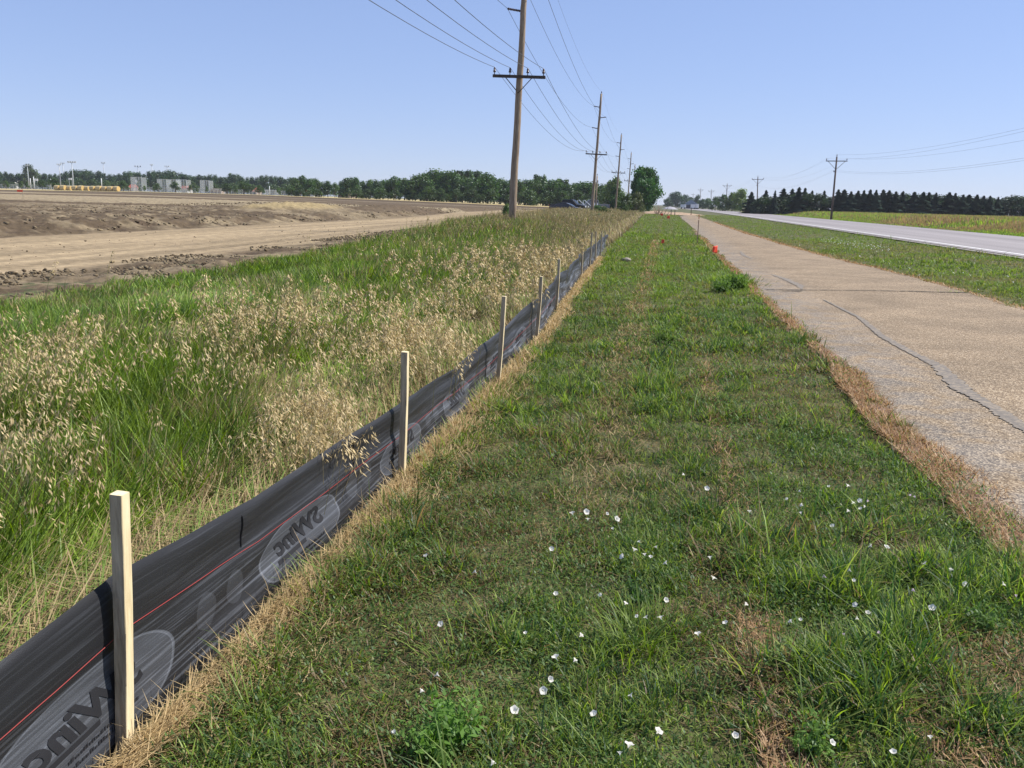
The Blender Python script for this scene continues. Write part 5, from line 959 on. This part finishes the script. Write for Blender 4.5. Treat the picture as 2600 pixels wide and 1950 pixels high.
p = at(1480, 509, 142); r_ = empty('folding_rack', (p.x, 142, Z(p.x, 142)), R(-20), label='white folded metal frame sticking up behind the black pickup bonnet', cat='rack'); h = p.z-r_.location.z
for s in (-.5, .5): q = MB(); q.tube([(s-.35, 0, 0), (s-.45, 0, h), (s-.2, 0, h+.05), (s+.9, 0, h*.55)], .05, 6); q.build('frame', M_white, r_)
q = MB(); q.tube([(-.9, 0, h*.6), (.6, 0, h*.6)], .04, 6); q.build('crossbar', M_white, r_)

# ------------------------------------------------------------------ bindweed flowers
z5 = [(1160, 22), (1240, 5), (1375, 18), (1258, 60), (1435, 55), (1423, 118), (1597, 203), (1553, 260), (1490, 297), (1627, 290), (1663, 303), (1772, 342), (1706, 238), (1022, 243), (210, 295), (538, 398), (1050, 543), (1495, 605), (1345, 540), (1755, 575), (1582, 683), (1643, 695), (1735, 703), (855, 797), (1200, 812), (312, 735), (1055, 960), (1162, 975), (298, 1068), (1000, 1090), (960, 1157), (168, 1177), (1546, 1205), (1303, 1322), (775, 1295), (1465, 1583), (5, 1443), (625, 1650), (1518, 1537), (1700, 1440)]
z6 = [(68, 15), (208, 95), (897, 87), (995, 82), (1022, 178), (1070, 162), (1108, 168), (1090, 200), (1075, 210), (993, 225), (1380, 145), (1355, 135), (738, 110), (662, 152), (752, 188), (740, 237), (448, 228), (918, 305), (1138, 420), (1213, 430), (1440, 520), (1575, 558), (1023, 558), (883, 592), (1035, 615), (1660, 630), (1862, 633), (1380, 670), (1948, 703), (1480, 770), (1048, 748), (1113, 797), (1040, 825), (690, 845), (733, 835), (985, 922), (1160, 903), (240, 605), (418, 748), (318, 855), (162, 922), (362, 1487), (902, 1522), (1258, 1582), (1467, 1503), (230, 492)]
fpos = [(1000+a/2.553, 1300+b/2.553) for a, b in z5]+[(1700+a/2.212, 1200+b/2.212) for a, b in z6]
def petal_mat(name, c):
    m = mat(name, .6, .2, c); b = m.node_tree.nodes['Principled BSDF']; nt_ = m.node_tree; tr_ = N(m, 'ShaderNodeBsdfTranslucent'); tr_.inputs[0].default_value = (*c, 1); x_ = N(m, 'ShaderNodeMixShader'); x_.inputs[0].default_value = .42; L(m, b.outputs[0], x_.inputs[1]); L(m, tr_.outputs[0], x_.inputs[2]); L(m, x_.outputs[0], nt_.nodes['Material Output'].inputs[0]); return m
M_pet = petal_mat('white_petal', (.9, .86, .78)); M_petp = petal_mat('pink_petal', (.82, .66, .72)); M_cal = mat('green_calyx', .7, .2, (.1, .19, .05))
def flower_mesh(open_, m):
    n = 20; V = []; prof = [(.0, .0), (.0018, .003), (.0028, .009), (.006, .014), (.0105*open_, .0175), (.0135*open_, .0185)]
    for k, (r, z) in enumerate(prof):
        for j in range(n): a_ = j/n*2*math.pi; lob = 1+(.09*math.cos(5*a_) if k == 5 else 0); V.append((r*lob*math.cos(a_), r*lob*math.sin(a_), z+(.0012*math.cos(5*a_) if k == 5 else 0)))
    Fc = [(k*n+j, k*n+(j+1) % n, (k+1)*n+(j+1) % n, (k+1)*n+j) for k in range(5) for j in range(n)]; mb = MB(); mb.add(V, Fc); o = mb.build('bindweed_flower', m, None, True); me = o.data; bpy.data.objects.remove(o); return me
fm = {'wide': flower_mesh(1.15, M_pet), 'half': flower_mesh(.85, M_pet), 'pink': flower_mesh(.6, M_petp)}
st = MB(); st.tube([(0, 0, -.05), (.003, 0, -.02), (0, 0, .002), (0, 0, .005)], [.0008, .0008, .0026, .001], 6); so_ = st.build('stem', M_cal); st_me = so_.data; bpy.data.objects.remove(so_)
pink = {46, 50, 51, 63, 67, 68, 75, 76}
bands = [(0, 1345), (1345, 1400), (1400, 1460), (1460, 1510), (1510, 1580), (1580, 1660), (1660, 1780), (1780, 2000)]
bname = ['the farthest band of flowers', 'the second farthest band of flowers', 'the band just behind the middle', 'the middle band of flowers', 'the band just before the middle', 'the third nearest band of flowers', 'the second nearest band of flowers', 'the band nearest the viewer']
ordr = sorted(range(len(fpos)), key=lambda i: fpos[i][0]); cnt = {}
for i in ordr:
    px, py = fpos[i]; b_ = next(k for k, (a0, a1) in enumerate(bands) if a0 <= py < a1); cnt[b_] = cnt.get(b_, 0)+1; p = gnd(px, py, .085); kd = 'pink' if i in pink else ('wide' if random.random() < .55 or i in (69,) else 'half')
    o = empty('bindweed_flower', (p.x, p.y, .085-.0), 0, label=f"{'pinkish half-closed' if kd == 'pink' else ('wide open white' if kd == 'wide' else 'small white funnel')} bindweed flower, {ordn(cnt[b_])} from the left in {bname[b_]}", cat='flower', group='bindweed flowers in the mown grass')
    c_ = bpy.data.objects.new('petals', fm[kd]); col.objects.link(c_); c_.parent = o; c_ = bpy.data.objects.new('stem', st_me); col.objects.link(c_); c_.parent = o
    tl = random.uniform(.25, 1.); o.rotation_euler = (tl*random.choice((-1, 1)), tl*random.uniform(-.8, .8), random.random()*6.28); s = random.uniform(.6, .92)*(1.1 if py < 1400 else 1); o.scale = (s, s, s)
# tiny white clover heads in the verge (countless)
n = 260; px = rn(n, 2080, 2260); py = 612+(px-2080)*.13+rng.normal(0, 5, n); Pc = np.array([gnd(a, b)[:] for a, b in zip(px, py)]); n2 = 90; px = rn(n2, 1900, 2590); py = 580+(px-1900)*.17+rn(n2, -5, 90); Pc = np.concatenate([Pc, np.array([gnd(a, b)[:] for a, b in zip(px, py)])])
Pc = Pc[verge_mask(Pc[:, 0], Pc[:, 1])]; n = len(Pc); V, T, C = leaves(Pc[:, 0], Pc[:, 1], rn(n, .07, .1), rn(n, .02, .045), np.tile([.75, .75, .72], (n, 1)), .6); tag(nmesh('clover_blossoms', V, T, C, M_straw), 'tiny white clover blossoms dotting the road verge', 'clover', kind='stuff')

hz = bpy.data.materials.new('haze_air'); hz.use_nodes = True; hn = hz.node_tree; hn.nodes.remove(hn.nodes['Principled BSDF']); vp_ = hn.nodes.new('ShaderNodeVolumePrincipled'); vp_.inputs['Color'].default_value = (.9, .94, 1, 1); vp_.inputs['Density'].default_value = .00016; vp_.inputs['Anisotropy'].default_value = .2
hn.links.new(vp_.outputs[0], hn.nodes['Material Output'].inputs['Volume'])
q = MB(); q.box((0, 4100, 7.5), (12600, 10400, 18)); hb = q.build('haze', hz); tag(hb, kind='stuff')
